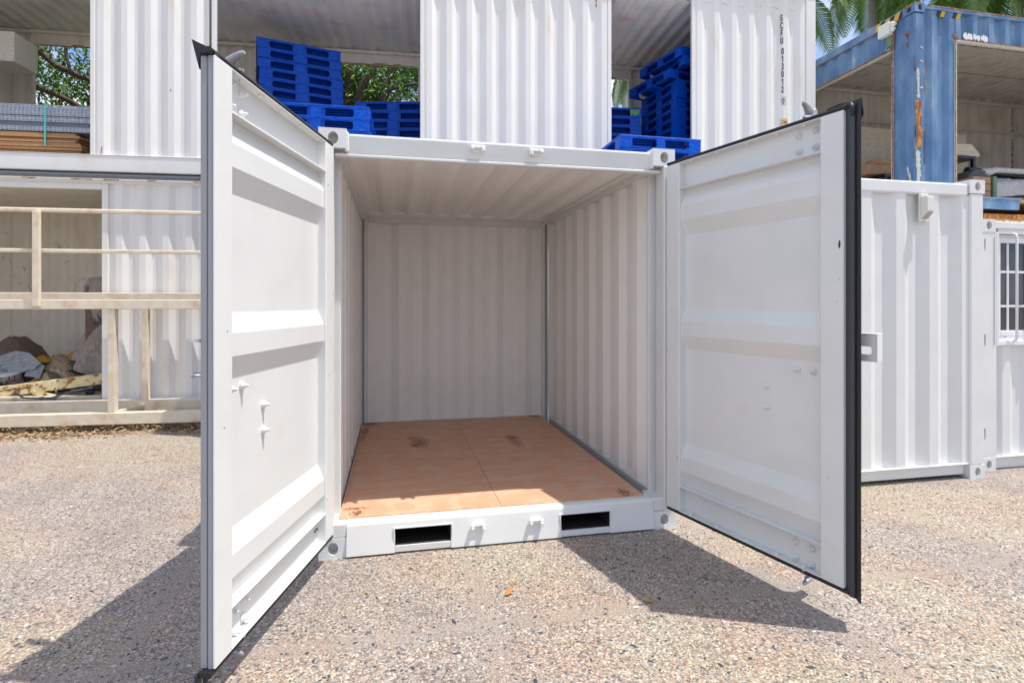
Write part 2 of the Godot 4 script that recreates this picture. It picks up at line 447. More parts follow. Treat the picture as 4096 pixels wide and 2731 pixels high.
func plywood_material() -> StandardMaterial3D:      # one picture of the whole floor: veneer grain, scuffs and the scorch marks
	var w := 768
	var h := 1024
	var g := FastNoiseLite.new()
	g.frequency = 0.012; g.fractal_octaves = 4; g.seed = 91
	var big := g.get_image(w, h)
	g.frequency = 0.05; g.seed = 92; g.fractal_octaves = 3
	var grain := g.get_image(w / 24, h)             # drawn out along x
	grain.resize(w, h, Image.INTERPOLATE_CUBIC)
	g.frequency = 0.09; g.seed = 93
	var spot := g.get_image(w, h)
	for im in [big, grain, spot]:
		im.convert(Image.FORMAT_L8)
	var db: PackedByteArray = big.get_data()
	var dg: PackedByteArray = grain.get_data()
	var ds: PackedByteArray = spot.get_data()
	var o := PackedByteArray()
	o.resize(w * h * 3)
	# scorch marks in floor metres: x, depth, half width, half length, strength, dark
	var marks := [[.69, 1.86, .07, .17, .8, .5], [.63, 2.03, .05, .05, .9, .9], [.64, 1.74, .04, .06, .8, .9], [1.58, 1.72, .05, .19, .7, .5], [1.59, 1.86, .05, .06, .9, .9], [.19, 2.78, .09, .07, 1.0, .9], [.15, 2.45, .035, .17, .9, .8], [.14, 2.15, .025, .14, .8, .9], [.215, .13, .035, .045, 1.0, .8], [.2, .21, .07, .02, .9, .8], [2.02, .15, .04, .07, .9, .9], [2.06, 2.83, .06, .06, 1.0, .9], [.12, 1.2, .02, .9, .35, .3]]
	for y in h:
		var dz := y * 2.93 / h
		var near := []
		for m in marks:
			if absf(dz - m[1]) < m[3] * 1.5:
				near.append(m)
		for x in w:
			var i := y * w + x
			var fx := .1 + x * 2.05 / w
			var b := db[i] / 255.0
			var gr := dg[i] / 255.0
			var sp := ds[i] / 255.0
			var k := .86 + .24 * gr + .14 * (b - .5) + .1 * (sp - .5)
			var c := Color(.70 * k, .375 * k, .235 * k)
			var pale := clampf((b - .52) * 3.5 + (sp - .5) * .5, 0, .55)
			if absf(fposmod(gr * 7.0 + b * 3.0, 1.0) - .5) < .035:
				c = c * .93
			c = c.lerp(Color(.62, .45, .33), pale)
			for m in near:
				var d := Vector2((fx - m[0]) / m[2], (dz - m[1]) / m[3]).length()
				var s: float = clampf((1.25 - d + (sp - .5) * 2.6 + (gr - .5) * .9) * 1.6, 0, 1) * m[4] * (1.0 if d < 1.5 else 0.0)
				s *= .8
				c = c.lerp(Color(.20, .09, .035).lerp(Color(.02, .014, .01), m[5] if sp > .5 else .0), s)
			c = c.linear_to_srgb()
			o[i * 3] = int(clampf(c.r, 0, 1) * 255); o[i * 3 + 1] = int(clampf(c.g, 0, 1) * 255); o[i * 3 + 2] = int(clampf(c.b, 0, 1) * 255)
	var mm := mat("plywood", Color(1, 1, 1), .55)
	mm.albedo_texture = ImageTexture.create_from_image(Image.create_from_data(w, h, false, Image.FORMAT_RGB8, o))
	return mm

# ---------------------------------------------------------------- pieces shared by containers
func casting(mb: Mb, corner: Vector3, sx: float, sz: float, hw := .03, hh := .038) -> void:   # a corner casting with its oval holes
	var w := .162
	var l := .178
	var h := .118
	var lo := Vector3(minf(corner.x, corner.x - sx * w), corner.y, minf(corner.z, corner.z - sz * l))
	var hi := lo + Vector3(w, h, l)
	var keep := mb.t
	mb.t = keep * (Transform3D(Basis(), V(lo.x, lo.y, hi.z)) if sz > 0 else Transform3D(Basis(Vector3.UP, PI), V(hi.x, lo.y, lo.z)))
	mb.plate(0, w, 0, h, w * .52, h * .5, hw, hh, .075, 2.0, true)
	mb.t = keep * (Transform3D(Basis(Vector3.UP, PI / 2), V(hi.x, lo.y, hi.z)) if sx > 0 else Transform3D(Basis(Vector3.UP, -PI / 2), V(lo.x, lo.y, lo.z)))
	mb.plate(0, l, 0, h, l * .5, h * .5, .036, .036, .06, 2.0, true)
	mb.t = keep
	mb.quad(V(lo.x, hi.y, lo.z), V(hi.x, hi.y, lo.z), V(hi.x, hi.y, hi.z), V(lo.x, hi.y, hi.z), Vector3.UP)
	mb.quad(V(lo.x, lo.y, lo.z), V(hi.x, lo.y, lo.z), V(hi.x, lo.y, hi.z), V(lo.x, lo.y, hi.z), Vector3.DOWN)
	var bz := lo.z if sz > 0 else hi.z
	mb.quad(V(lo.x, lo.y, bz), V(hi.x, lo.y, bz), V(hi.x, hi.y, bz), V(lo.x, hi.y, bz), V(0, 0, -sz))
	var bx := lo.x if sx > 0 else hi.x
	mb.quad(V(bx, lo.y, lo.z), V(bx, hi.y, lo.z), V(bx, hi.y, hi.z), V(bx, lo.y, hi.z), V(-sx, 0, 0))

func castings(parent: Node, x0: float, x1: float, y0: float, y1: float, z0: float, z1: float, m: Material, only_front := false) -> void:   # z1 is the front
	for y in [y0, y1 - .118]:
		for s in [[x0, -1.0, z1, 1.0], [x1, 1.0, z1, 1.0], [x0, -1.0, z0, -1.0], [x1, 1.0, z0, -1.0]]:
			if only_front and s[3] < 0:
				continue
			var mb := Mb.new()
			casting(mb, V(s[0], y, s[2]), s[1], s[3])
			obj("corner_casting", mb, m, parent)

func part_box(parent: Node, called: String, lo: Vector3, hi: Vector3, m: Material, ch := .004) -> MeshInstance3D:
	var mb := Mb.new()
	mb.box(lo, hi, ch)
	return obj(called, mb, m, parent)

func part_corr(parent: Node, called: String, tr: Transform3D, w: float, h: float, m: Material, pitch := .278, depth := .036, phase := 0.0) -> MeshInstance3D:
	var mb := Mb.new()
	mb.t = tr
	mb.corr(w, h, pitch, depth, phase)
	return obj(called, mb, m, parent)

func wall_z(x: float, y: float, z: float) -> Transform3D:         # outer face towards +z
	return Transform3D(Basis(), V(x, y, z))
func wall_back(x: float, y: float, z: float) -> Transform3D:      # outer face towards -z, starting at its right end
	return Transform3D(Basis(Vector3.UP, PI), V(x, y, z))
func wall_left(x: float, y: float, z: float) -> Transform3D:      # outer face towards -x, running to +z
	return Transform3D(Basis(Vector3.UP, -PI / 2), V(x, y, z))
func wall_right(x: float, y: float, z: float) -> Transform3D:     # outer face towards +x, running to -z
	return Transform3D(Basis(Vector3.UP, PI / 2), V(x, y, z))
func roof_t(x: float, y: float, z: float) -> Transform3D:         # outer face upwards, running to -z
	return Transform3D(Basis(Vector3.RIGHT, Vector3.FORWARD, Vector3.UP), V(x, y, z))

func letters(parent: Node, text: String, at: Vector3, step: float, size: float, squeeze: float, m: Material, fn := "Droid Sans") -> void:   # one mesh for each character, down a wall
	var f := SystemFont.new()
	f.font_names = PackedStringArray([fn])
	f.font_weight = 700
	var y := at.y
	for c in text:
		if c != " ":
			var tm := TextMesh.new()
			tm.text = c
			tm.font = f
			tm.font_size = 32
			tm.pixel_size = size / 23.0
			tm.depth = .002
			var o := inst("letter", tm, m, parent)
			o.transform = Transform3D(Basis().scaled(V(squeeze, 1, 1)), V(at.x, y, at.z))
		y -= step if c != " " else step * .62

func cam_keeper(parent: Node, at: Vector3, flip: float) -> void:
	var mb := Mb.new()
	mb.t = Transform3D(Basis(), at)
	mb.box(V(-.036, -.02, 0), V(.036, .024, .012), .004)
	for s in [-1.0, 1.0]:
		mb.box(V(s * .034 - .012, -.024 if s * flip > 0 else -.01, .010), V(s * .034 + .012, .02, .042), .005)
		mb.box(V(s * .034 - .010, -.022 if s * flip > 0 else -.008, .038), V(s * .034 + .006 + s * .006, .004, .056), .004)
	mb.box(V(-.024, .002, .010), V(.024, .02, .030), .006)
	obj("cam_keeper", mb, M.weld_white, parent)

# ---------------------------------------------------------------- the white container
func cone_bolt(parent: Node, tr: Transform3D, big: float) -> void:
	var mb := Mb.new()
	mb.t = tr * Transform3D(Basis(V(1, 0, 0), V(0, 0, 1), V(0, -1, 0)), V(0, 0, 0))
	mb.lathe([Vector2(.018 * big, 0), Vector2(.018 * big, .006), Vector2(.0155 * big, .012), Vector2(.0085 * big, .018), Vector2(.0075 * big, .028), Vector2(.0035 * big, .034), Vector2(0, .036)], 12)
	obj("bolt", mb, M.fresh_white, parent)

func door(parent: Node, called: String, hinge: Vector3, sdir: Vector3, inner: float, label: String) -> void:
	# local x runs from the hinge to the free edge, y up, the inside face lies at z 0 and the thickness goes to -inner z
	var tr := Transform3D(Basis(sdir, Vector3.UP, sdir.cross(Vector3.UP)), hinge)
	var q := inner
	var y0 := .165
	var y1 := 2.465
	var w := 1.224
	# panel: three broad ribs pressed towards the inside
	var prof := [[y0 + .004, -.052], [.345, -.052], [.435, -.015], [.528, -.015], [.615, -.052], [1.235, -.052], [1.322, -.015], [1.415, -.015], [1.498, -.052], [1.985, -.052], [2.082, -.015], [2.178, -.015], [2.262, -.052], [y1 - .004, -.052]]
	var mb := Mb.new()
	mb.t = tr
	for i in prof.size() - 1:
		var a = prof[i]
		var b = prof[i + 1]
		for k in [0.0, -.004]:
			var o := V(0, a[1] - b[1], (b[0] - a[0]) * 1.0) * (1.0 if k == 0.0 else -1.0)
			o.z *= q
			o.y = (a[1] - b[1]) * (1.0 if k == 0.0 else -1.0)
			mb.quad(V(.114, a[0], (a[1] + k) * q), V(1.11, a[0], (a[1] + k) * q), V(1.11, b[0], (b[1] + k) * q), V(.114, b[0], (b[1] + k) * q), o)
	var d := obj(called, mb, M.fresh_white, parent)
	d.set_meta("label", label)
	var sub := func(n: String, lo: Vector3, hi: Vector3, m: Material, ch := .005) -> void:
		var b := Mb.new()
		b.t = tr
		b.box(V(lo.x, lo.y, minf(lo.z * q, hi.z * q)), V(hi.x, hi.y, maxf(lo.z * q, hi.z * q)), ch)
		obj(n, b, m, d)
	sub.call("stile", V(0, y0, -.058), V(.119, y1, 0), M.fresh_white, .006)
	sub.call("stile", V(1.105, y0, -.012), V(w, y1, 0), M.fresh_white, .005)
	sub.call("edge_strip", V(1.105, y0, -.030), V(w - .001, y1, -.0125), M.fresh_white if q > 0 else M.edge_grey, .002)
	sub.call("edge_strip", V(1.105, y0, -.060), V(w - .002, y1, -.033), M.fresh_white if q > 0 else M.edge_grey, .004)
	sub.call("rail", V(.119, y1 - .006, -.052), V(1.105, y1, -.002), M.fresh_white, .0015)
	sub.call("rail", V(.119, 2.288, -.052), V(1.105, 2.294, -.002), M.fresh_white, .0015)
	sub.call("rail", V(.119, .327, -.052), V(1.105, .333, -.002), M.fresh_white, .0015)
	sub.call("rail", V(.119, y0, -.052), V(1.105, y0 + .006, -.002), M.fresh_white, .0015)
	# small bolt heads that hold the gasket to the rails
	for s in [.2, .42, .64, .84, 1.0]:
		for e in [[y1 - .006, -1.0], [y0 + .006, 1.0]]:
			var b := Mb.new()
			b.t = tr * Transform3D(Basis() if e[1] > 0 else Basis(Vector3.RIGHT, PI), V(s, e[0], -.022 * q))
			b.lathe([Vector2(.011, 0), Vector2(.011, .007), Vector2(.007, .011), Vector2(0, .012)], 8)
			obj("bolt", b, M.fresh_white, d)
	var face := tr * Transform3D(Basis() if q > 0 else Basis(Vector3.UP, PI), Vector3.ZERO)
	for c in [[.945, 1.187], [1.035, 1.184], [.759, 1.073], [.759, .957], [.955, 2.415], [.955, 2.334], [1.048, 2.422], [1.048, 2.336], [.938, .276], [.938, .198], [1.028, .274], [1.028, .19]]:
		cone_bolt(d, Transform3D(face.basis, tr * V(c[0], c[1], -.052 * q)), 1.0)
	# rubber seal: two lips along each edge, flared at the corners
	var lips := [[[w - .002, -.040], [w - .002, -.022], [w + .030, -.004], [w + .052, -.002], [w + .054, -.008], [w + .034, -.016]], [[w - .002, -.062], [w + .012, -.046], [w + .070, .006], [w + .090, .020], [w + .094, .015], [w + .076, -.004], [w + .03, -.062]]]
	for li in (2 if inner > 0 else 1):
		var b := Mb.new()
		var poly := []
		for p in lips[li]:
			poly.append(Vector2(p[0], p[1] * q))
		if inner < 0:
			poly = [Vector2(w - .02, .0302), Vector2(w - .0045, .0302), Vector2(w - .0045, .0328), Vector2(w - .02, .0328)]
		# the lip runs upright, so the polygon's second axis is local z
		b.t = tr * Transform3D(Basis(V(1, 0, 0), V(0, 0, 1), V(0, -1, 0)), V(0, 0, 0))
		b.prism(poly, -(y1 + (.012 if inner > 0 else -.12)), -(y0 - (.022 if inner > 0 else -.02)))
		obj("rubber_seal", b, (M.rubber_grey if li == 0 and inner > 0 else M.rubber), d)
	for e in [[y1, 1.0], [y0, -1.0]]:
		var b := Mb.new()
		b.t = tr * Transform3D(Basis(V(0, 0, -1), V(0, 1, 0), V(1, 0, 0)), Vector3.ZERO)
		var poly := []
		for p in [[-.050, 0], [-.012, 0], [-.004, .012], [-.006, .020], [-.016, .024], [-.03, .016], [-.05, .022]]:
			poly.append(Vector2(-p[0] * q, e[0] + p[1] * e[1]))
		b.prism(poly, .0, w + .02)
		obj("rubber_seal", b, M.rubber, d)
		# flared end of the seal
		var c := Mb.new()
		c.t = tr
		var ey: float = e[0]
		var k: float = e[1]
		if k > 0:
			if q > 0:
				c.prism([Vector2(1.08, ey + .0), Vector2(1.105, ey + .048), Vector2(1.16, ey + .056), Vector2(1.235, ey + .045), Vector2(1.277, ey + .05), Vector2(1.285, ey - .03), Vector2(1.256, ey - .08), Vector2(1.228, ey - .12), Vector2(1.226, ey + .0)], -.063, -.056)
				c.tube([V(1.08, ey + .014, -.05), V(1.2, ey + .016, -.03), V(1.25, ey + .016, -.012), V(1.262, ey + .0, -.008), V(1.268, ey - .04, -.006)], [.012, .013, .015, .014, .010], 8)
			else:
				c.t = tr * Transform3D(Basis(V(0, 0, -1), V(0, 1, 0), V(1, 0, 0)), Vector3.ZERO)
				c.prism([Vector2(-.065, ey - .05), Vector2(-.094, ey + .062), Vector2(-.060, ey + .045), Vector2(-.036, ey + .034), Vector2(-.004, ey + .012), Vector2(-.002, ey + .0005), Vector2(-.062, ey + .0005)], w - .03, w - .004)
				c.t = tr
				c.tube([V(w - .01, ey + .055, .086), V(w - .10, ey + .03, .06), V(w - .22, ey + .014, .045), V(w - .4, ey + .010, .04)], [.004, .010, .011, .009], 7)
		else:
			c.box(V(w - .004, ey - (.05 if q < 0 else .012), minf(-.064 * q, -.052 * q)), V(w + .03, ey - .004, maxf(-.064 * q, -.052 * q)), .004)
			if q < 0:
				c.tube([V(w, ey - .01, -.03 * q), V(w + .012, ey - .05, -.034 * q), V(w + .03, ey - .085, -.04 * q)], [.012, .008, .005], 7)
		obj("rubber_seal", c, M.rubber, d)
	# weld beads along the hinge stile, small chips in the paint
	var wb := Mb.new()
	wb.t = tr
	var line := []
	var rad := []
	for i in 60:
		line.append(V(.1195, lerpf(.345, 2.28, i / 59.0), -.0515 * q))
		rad.append(rng.randf_range(.0018, .0036) if rng.randf() > .12 else .0055)
	wb.tube(line, rad, 6)
	obj("weld_bead", wb, M.fresh_white, d)
	var ch := Mb.new()
	ch.t = tr
	var nn := V(0, 0, q)
	if q > 0:
		ch.blotch(V(1.205, 1.82, .0), V(.006, 0, 0), V(0, .026, 0), nn, rng, 14)
		ch.blotch(V(.105, .52, .0), V(.004, 0, 0), V(0, .006, 0), nn, rng, 9)
	else:
		for p in [[.16, .245], [.175, .252], [.185, .24], [.20, .25]]:
			ch.blotch(V(p[0] - .03, p[1], -.0495 * q), V(.006, 0, 0), V(0, .008, 0), nn, rng, 9)
	for i in 7:
		ch.blotch(V(rng.randf_range(.01, .11) if rng.randf() > .5 else rng.randf_range(1.115, 1.21), rng.randf_range(.2, 2.4), .0), V(.0022, 0, 0), V(0, .0032, 0), nn, rng, 8)
	tag(obj("paint_chip", ch, M.ink, d), "", "", "", "stuff")
	# locking bar on the outside with its cams
	var lb := Mb.new()
	lb.t = tr
	lb.tube([V(.985, y0 - .03, -.10 * q), V(.985, y1 + .03, -.10 * q)], [.0165], 10)
	var bar := obj("locking_bar", lb, M.galvanised, d)
	for e in [[y1 + .058, 1.0], [y0 - .048, -1.0]]:
		var c := Mb.new()
		c.t = tr * Transform3D(Basis(V(1, 0, 0), V(0, 0, 1), V(0, -1, 0)), V(.985, e[0], -.10 * q)) 
		var z0 := -.014
		c.prism([Vector2(-.024, -.024), Vector2(.02, -.026), Vector2(.024, .02), Vector2(-.02, .024)], z0 - .012, z0 + .014 + .012)
		c.t = tr * Transform3D(Basis(Vector3.UP, .25 * q), V(.985, e[0], -.10 * q))
		c.tube([V(0, .004, -.02 * q), V(0, .012, .012 * q), V(0, .030, .045 * q), V(0, .044, .082 * q), V(0, .047, .10 * q)], [.024, .022, .018, .013, .007], 8)
		c.tube([V(0, -.004, -.02 * q), V(0, -.012, .012 * q), V(0, -.022, .042 * q), V(0, -.028, .078 * q), V(0, -.027, .094 * q)], [.024, .021, .016, .011, .006], 8)
		c.tube([V(0, .01, -.02 * q), V(0, .03, -.036 * q), V(0, .042, -.05 * q)], [.022, .016, .01], 8)
		obj("cam", c, M.galvanised, d)
	if inner > 0:
		# lock bracket that sticks out past the free edge
		var k := Mb.new()
		k.t = tr * Transform3D(Basis(), V(1.222, 1.262, -.047))
		k.plate(0, .125, 0, .125, .070, .052, .036, .019, .010, 5.0, false)
		k.t = tr * Transform3D(Basis(Vector3.UP, PI), V(1.347, 1.262, -.0572))
		k.plate(0, .125, 0, .125, .055, .052, .036, .019, .0, 5.0, false)
		k.t = tr
		k.box(V(1.222, 1.387, -.090), V(1.354, 1.395, -.047), .002)
		k.box(V(1.3472, 1.262, -.088), V(1.354, 1.3868, -.047), .002)
		obj("lock_bracket", k, M.fresh_white, d)
	else:
		var k := Mb.new()
		k.t = tr
		k.prism([Vector2(1.12, 1.400), Vector2(1.215, 1.396), Vector2(1.245, 1.392), Vector2(1.215, 1.389), Vector2(1.12, 1.388)], .061, .095)
		var ring := []
		for i in 17:
			ring.append(V(1.20 + .030 * cos(TAU * i / 16.0), 1.265, .078 + .022 * sin(TAU * i / 16.0)))
		k.tube(ring, [.006], 8, false)
		obj("handle_hub", k, M.galvanised, d)

func build_open_container() -> void:
	var c := thing("shipping_container", "open white ten foot container with an orange plywood floor, both doors swung wide", "shipping container")
	var m: Material = M.fresh_white
	var D := 2.95
	var W := 2.33
	# corner posts
	for s in [0, 1]:
		var mb := Mb.new()
		mb.t = Transform3D(Basis(), Vector3.ZERO) if s == 0 else Transform3D(Basis(V(-1, 0, 0), V(0, 1, 0), V(0, 0, 1)), V(W, 0, 0))
		mb.box(V(.02, .118, -.10), V(.085, 2.473, .02), .006)
		mb.box(V(.02, .118, -.17), V(.05, 2.473, -.1), .004)
		mb.box(V(.05, .16, -.165), V(.115, 2.473, -.15), .004)
		obj("corner_post", mb, m, c)
		mb = Mb.new()
		mb.t = Transform3D(Basis(), Vector3.ZERO) if s == 0 else Transform3D(Basis(V(-1, 0, 0), V(0, 1, 0), V(0, 0, 1)), V(W, 0, 0))
		mb.box(V(.02, .118, -D + .01), V(.12, 2.473, -D + .03), .004)
		mb.box(V(.012, .118, -D + .03), V(.062, 2.55, -D + .15), .004)
		mb.box(V(.0625, .118, -D + .0305), V(.12, 2.55, -D + .05), .002)
		mb.box(V(.012, .118, -D + .10), V(.105, 2.552, -D + .1345), .002)
		mb.box(V(.12, .2, -D + .03), V(.1655, 2.5, -D + .088), .005)
		obj("corner_post", mb, m, c)
	castings(c, 0, W, 0, 2.591, -D, .012, m)
	# header with its drip edge
	var h := Mb.new()
	var turned := Transform3D(Basis(V(0, 0, 1), V(0, 1, 0), V(-1, 0, 0)), Vector3.ZERO)
	h.t = turned
	h.prism([Vector2(-.10, 2.448), Vector2(-.030, 2.448), Vector2(-.020, 2.453), Vector2(-.015, 2.463), Vector2(-.002, 2.552), Vector2(-.004, 2.561), Vector2(-.011, 2.566), Vector2(-.10, 2.566)], -(W - .163), -.163)
	h.t = Transform3D()
	h.box(V(.09, 2.43, -.07), V(W - .09, 2.4475, -.012), .004)
	for x in [.163, W - .163]:
		h.box(V(x - .012, 2.455, -.08), V(x + .012, 2.575, .006), .006)
	var hd := obj("header", h, m, c)
	for x in [.962, 1.345]:
		cam_keeper(hd, V(x, 2.515, -.009), 1.0 if x < 1 else -1.0)
	# sill, cut for the fork pockets
	var s := Mb.new()
	var pk := [[.449, .793], [1.513, 1.851]]
	s.t = turned
	s.prism([Vector2(-.10, .1552), Vector2(.0125, .1552), Vector2(.0075, .186), Vector2(.002, .197), Vector2(-.008, .2045), Vector2(-.03, .208), Vector2(-.10, .208)], -(W - .163), -.163)
	for e in [[.163, .449], [.793, 1.513], [1.851, W - .163]]:
		s.prism([Vector2(-.10, .012), Vector2(.034, .012), Vector2(.0125, .155), Vector2(-.10, .155)], -e[1], -e[0])
	s.t = Transform3D()
	for p in pk:
		s.box(V(p[0] + .001, .012, -.10), V(p[1] - .001, .050, .026), .0012)
		s.box(V(p[0] - .012, .150, .0), V(p[1] + .012, .158, .020), .003)
		for x in [p[0] - .010, p[1] + .002]:
			s.box(V(x, .045, .0), V(x + .008, .1495, .026), .003)
	s.box(V(.0, .1185, -.17), V(.1625, .207, .008), .008)
	s.box(V(W - .1625, .1185, -.17), V(W, .207, .008), .008)
	var sill := obj("sill", s, m, c)
	for p in pk:
		var b := Mb.new()
		b.box(V(p[0], .1505, -1.2), V(p[1], .154, .018), .001)
		b.box(V(p[0], .051, -1.2), V(p[1], .0545, .018), .001)
		b.box(V(p[0], .055, -1.2), V(p[0] + .004, .150, .018), .001)
		b.box(V(p[1] - .004, .055, -1.2), V(p[1], .150, .018), .001)
		b.box(V(p[0], .05, -1.22), V(p[1], .155, -1.203), .001)
		obj("fork_pocket", b, M.pocket_black, sill)
	for x in [.962, 1.340]:
		cam_keeper(sill, V(x, .128, .014), 1.0)
	# walls
	var pitch := .345
	part_corr(c, "side_wall", wall_left(.058, .20, -D + .14), D - .30, 2.30, M.lining_white, pitch, .036, -.02)
	part_corr(c, "side_wall", wall_right(W - .058, .20, -.16), D - .30, 2.30, M.lining_white, pitch, .036, .05)
	part_corr(c, "back_wall", wall_back(W - .165, .18, -2.915), W - .33, 2.27, M.lining_white, pitch, .036, .02)
	var r := Mb.new()
	for x in [[.075, .135], [W - .135, W - .075]]:
		r.box(V(x[0], 2.46, -D + .15), V(x[1], 2.518, -.10), .008)
	r.box(V(.165, 2.43, -D + .012), V(W - .165, 2.52, -2.862), .008)
	for x in [[.012, .06], [W - .06, W - .012]]:
		r.box(V(x[0], 2.50, -D + .15), V(x[1], 2.56, -.10), .008)
	obj("top_rail", r, m, c)
	r = Mb.new()
	for x in [[.02, .10], [W - .10, W - .02]]:
		r.box(V(x[0], .04, -D + .15), V(x[1], .2095, -.10), .006)
	r.box(V(.165, .04, -D + .012), V(W - .165, .2095, -2.862), .006)
	obj("bottom_rail", r, m, c)
	# roof: flat sheet with ribs pressed upwards
	var rf := Mb.new()
	rf.box(V(.06, 2.533, -D + .02), V(W - .06, 2.537, -.04), .001)
	rf.t = roof_t(.2, 2.5325, -.30)
	rf.corr(W - .4, 2.37, .242, .034, .03)
	rf.t = Transform3D()
	for z in [[-.30, -.09], [-2.87, -2.67]]:
		rf.box(V(.12, 2.500, z[0]), V(W - .12, 2.5325, z[1]), .002)
	for x in [[.12, .2], [W - .2, W - .12]]:
		rf.box(V(x[0], 2.500, -2.67), V(x[1], 2.5325, -.30), .002)
	rf.box(V(.012, 2.5615, -D + .012), V(W - .012, 2.565, -.1005), .001)
	obj("roof", rf, M.lining_white, c)
	# floor of two plywood sheets with brass screws
	var pm := plywood_material()
	for k in 2:
		var x0: float = [.11, 1.1335][k]
		var x1: float = [1.1305, 2.135][k]
		var f := Mb.new()
		f.box(V(x0, .190, -2.86), V(x1, .2135, -.055), .0015)
		f.quad(V(x0, .2136, -2.86), V(x1, .2136, -2.86), V(x1, .2136, -.055), V(x0, .2136, -.055), Vector3.UP)
		var me := with_floor_uv(f.done())
		var sh := inst("plywood_sheet", me, pm, c)
		for zi in 6:
			for xi in 3:
				var b := Mb.new()
				b.t = Transform3D(Basis(), V(lerpf(x0 + .03, x1 - .03, xi / 2.0) + rng.randf_range(-.01, .01), .2137, lerpf(-.09, -2.82, zi / 5.0) + rng.randf_range(-.02, .02)))
				b.lathe([Vector2(.0085, 0), Vector2(.0075, .0012), Vector2(0, .0014)], 8)
				obj("screw", b, M.brass, sh)
	# doors
	door(c, "door", V(.094, 0, .052), V(-.2515, 0, .968).normalized(), -1.0, "sunlit open door")
	door(c, "door", V(2.249, 0, .045), V(.2468, 0, .969).normalized(), 1.0, "shaded open door with a black rubber seal")

func with_floor_uv(src: ArrayMesh) -> ArrayMesh:
	var md := MeshDataTool.new()
	md.create_from_surface(src, 0)
	for i in md.get_vertex_count():
		var p := md.get_vertex(i)
		md.set_vertex_uv(i, Vector2((p.x - .1) / 2.05, -p.z / 2.93))
	var o := ArrayMesh.new()
	md.commit_to_surface(o)
	return o

# ---------------------------------------------------------------- the long white containers behind, stacked two high
var FT := Transform3D(Basis(Vector3.UP, -.07), Vector3(-3, 0, -4.5))

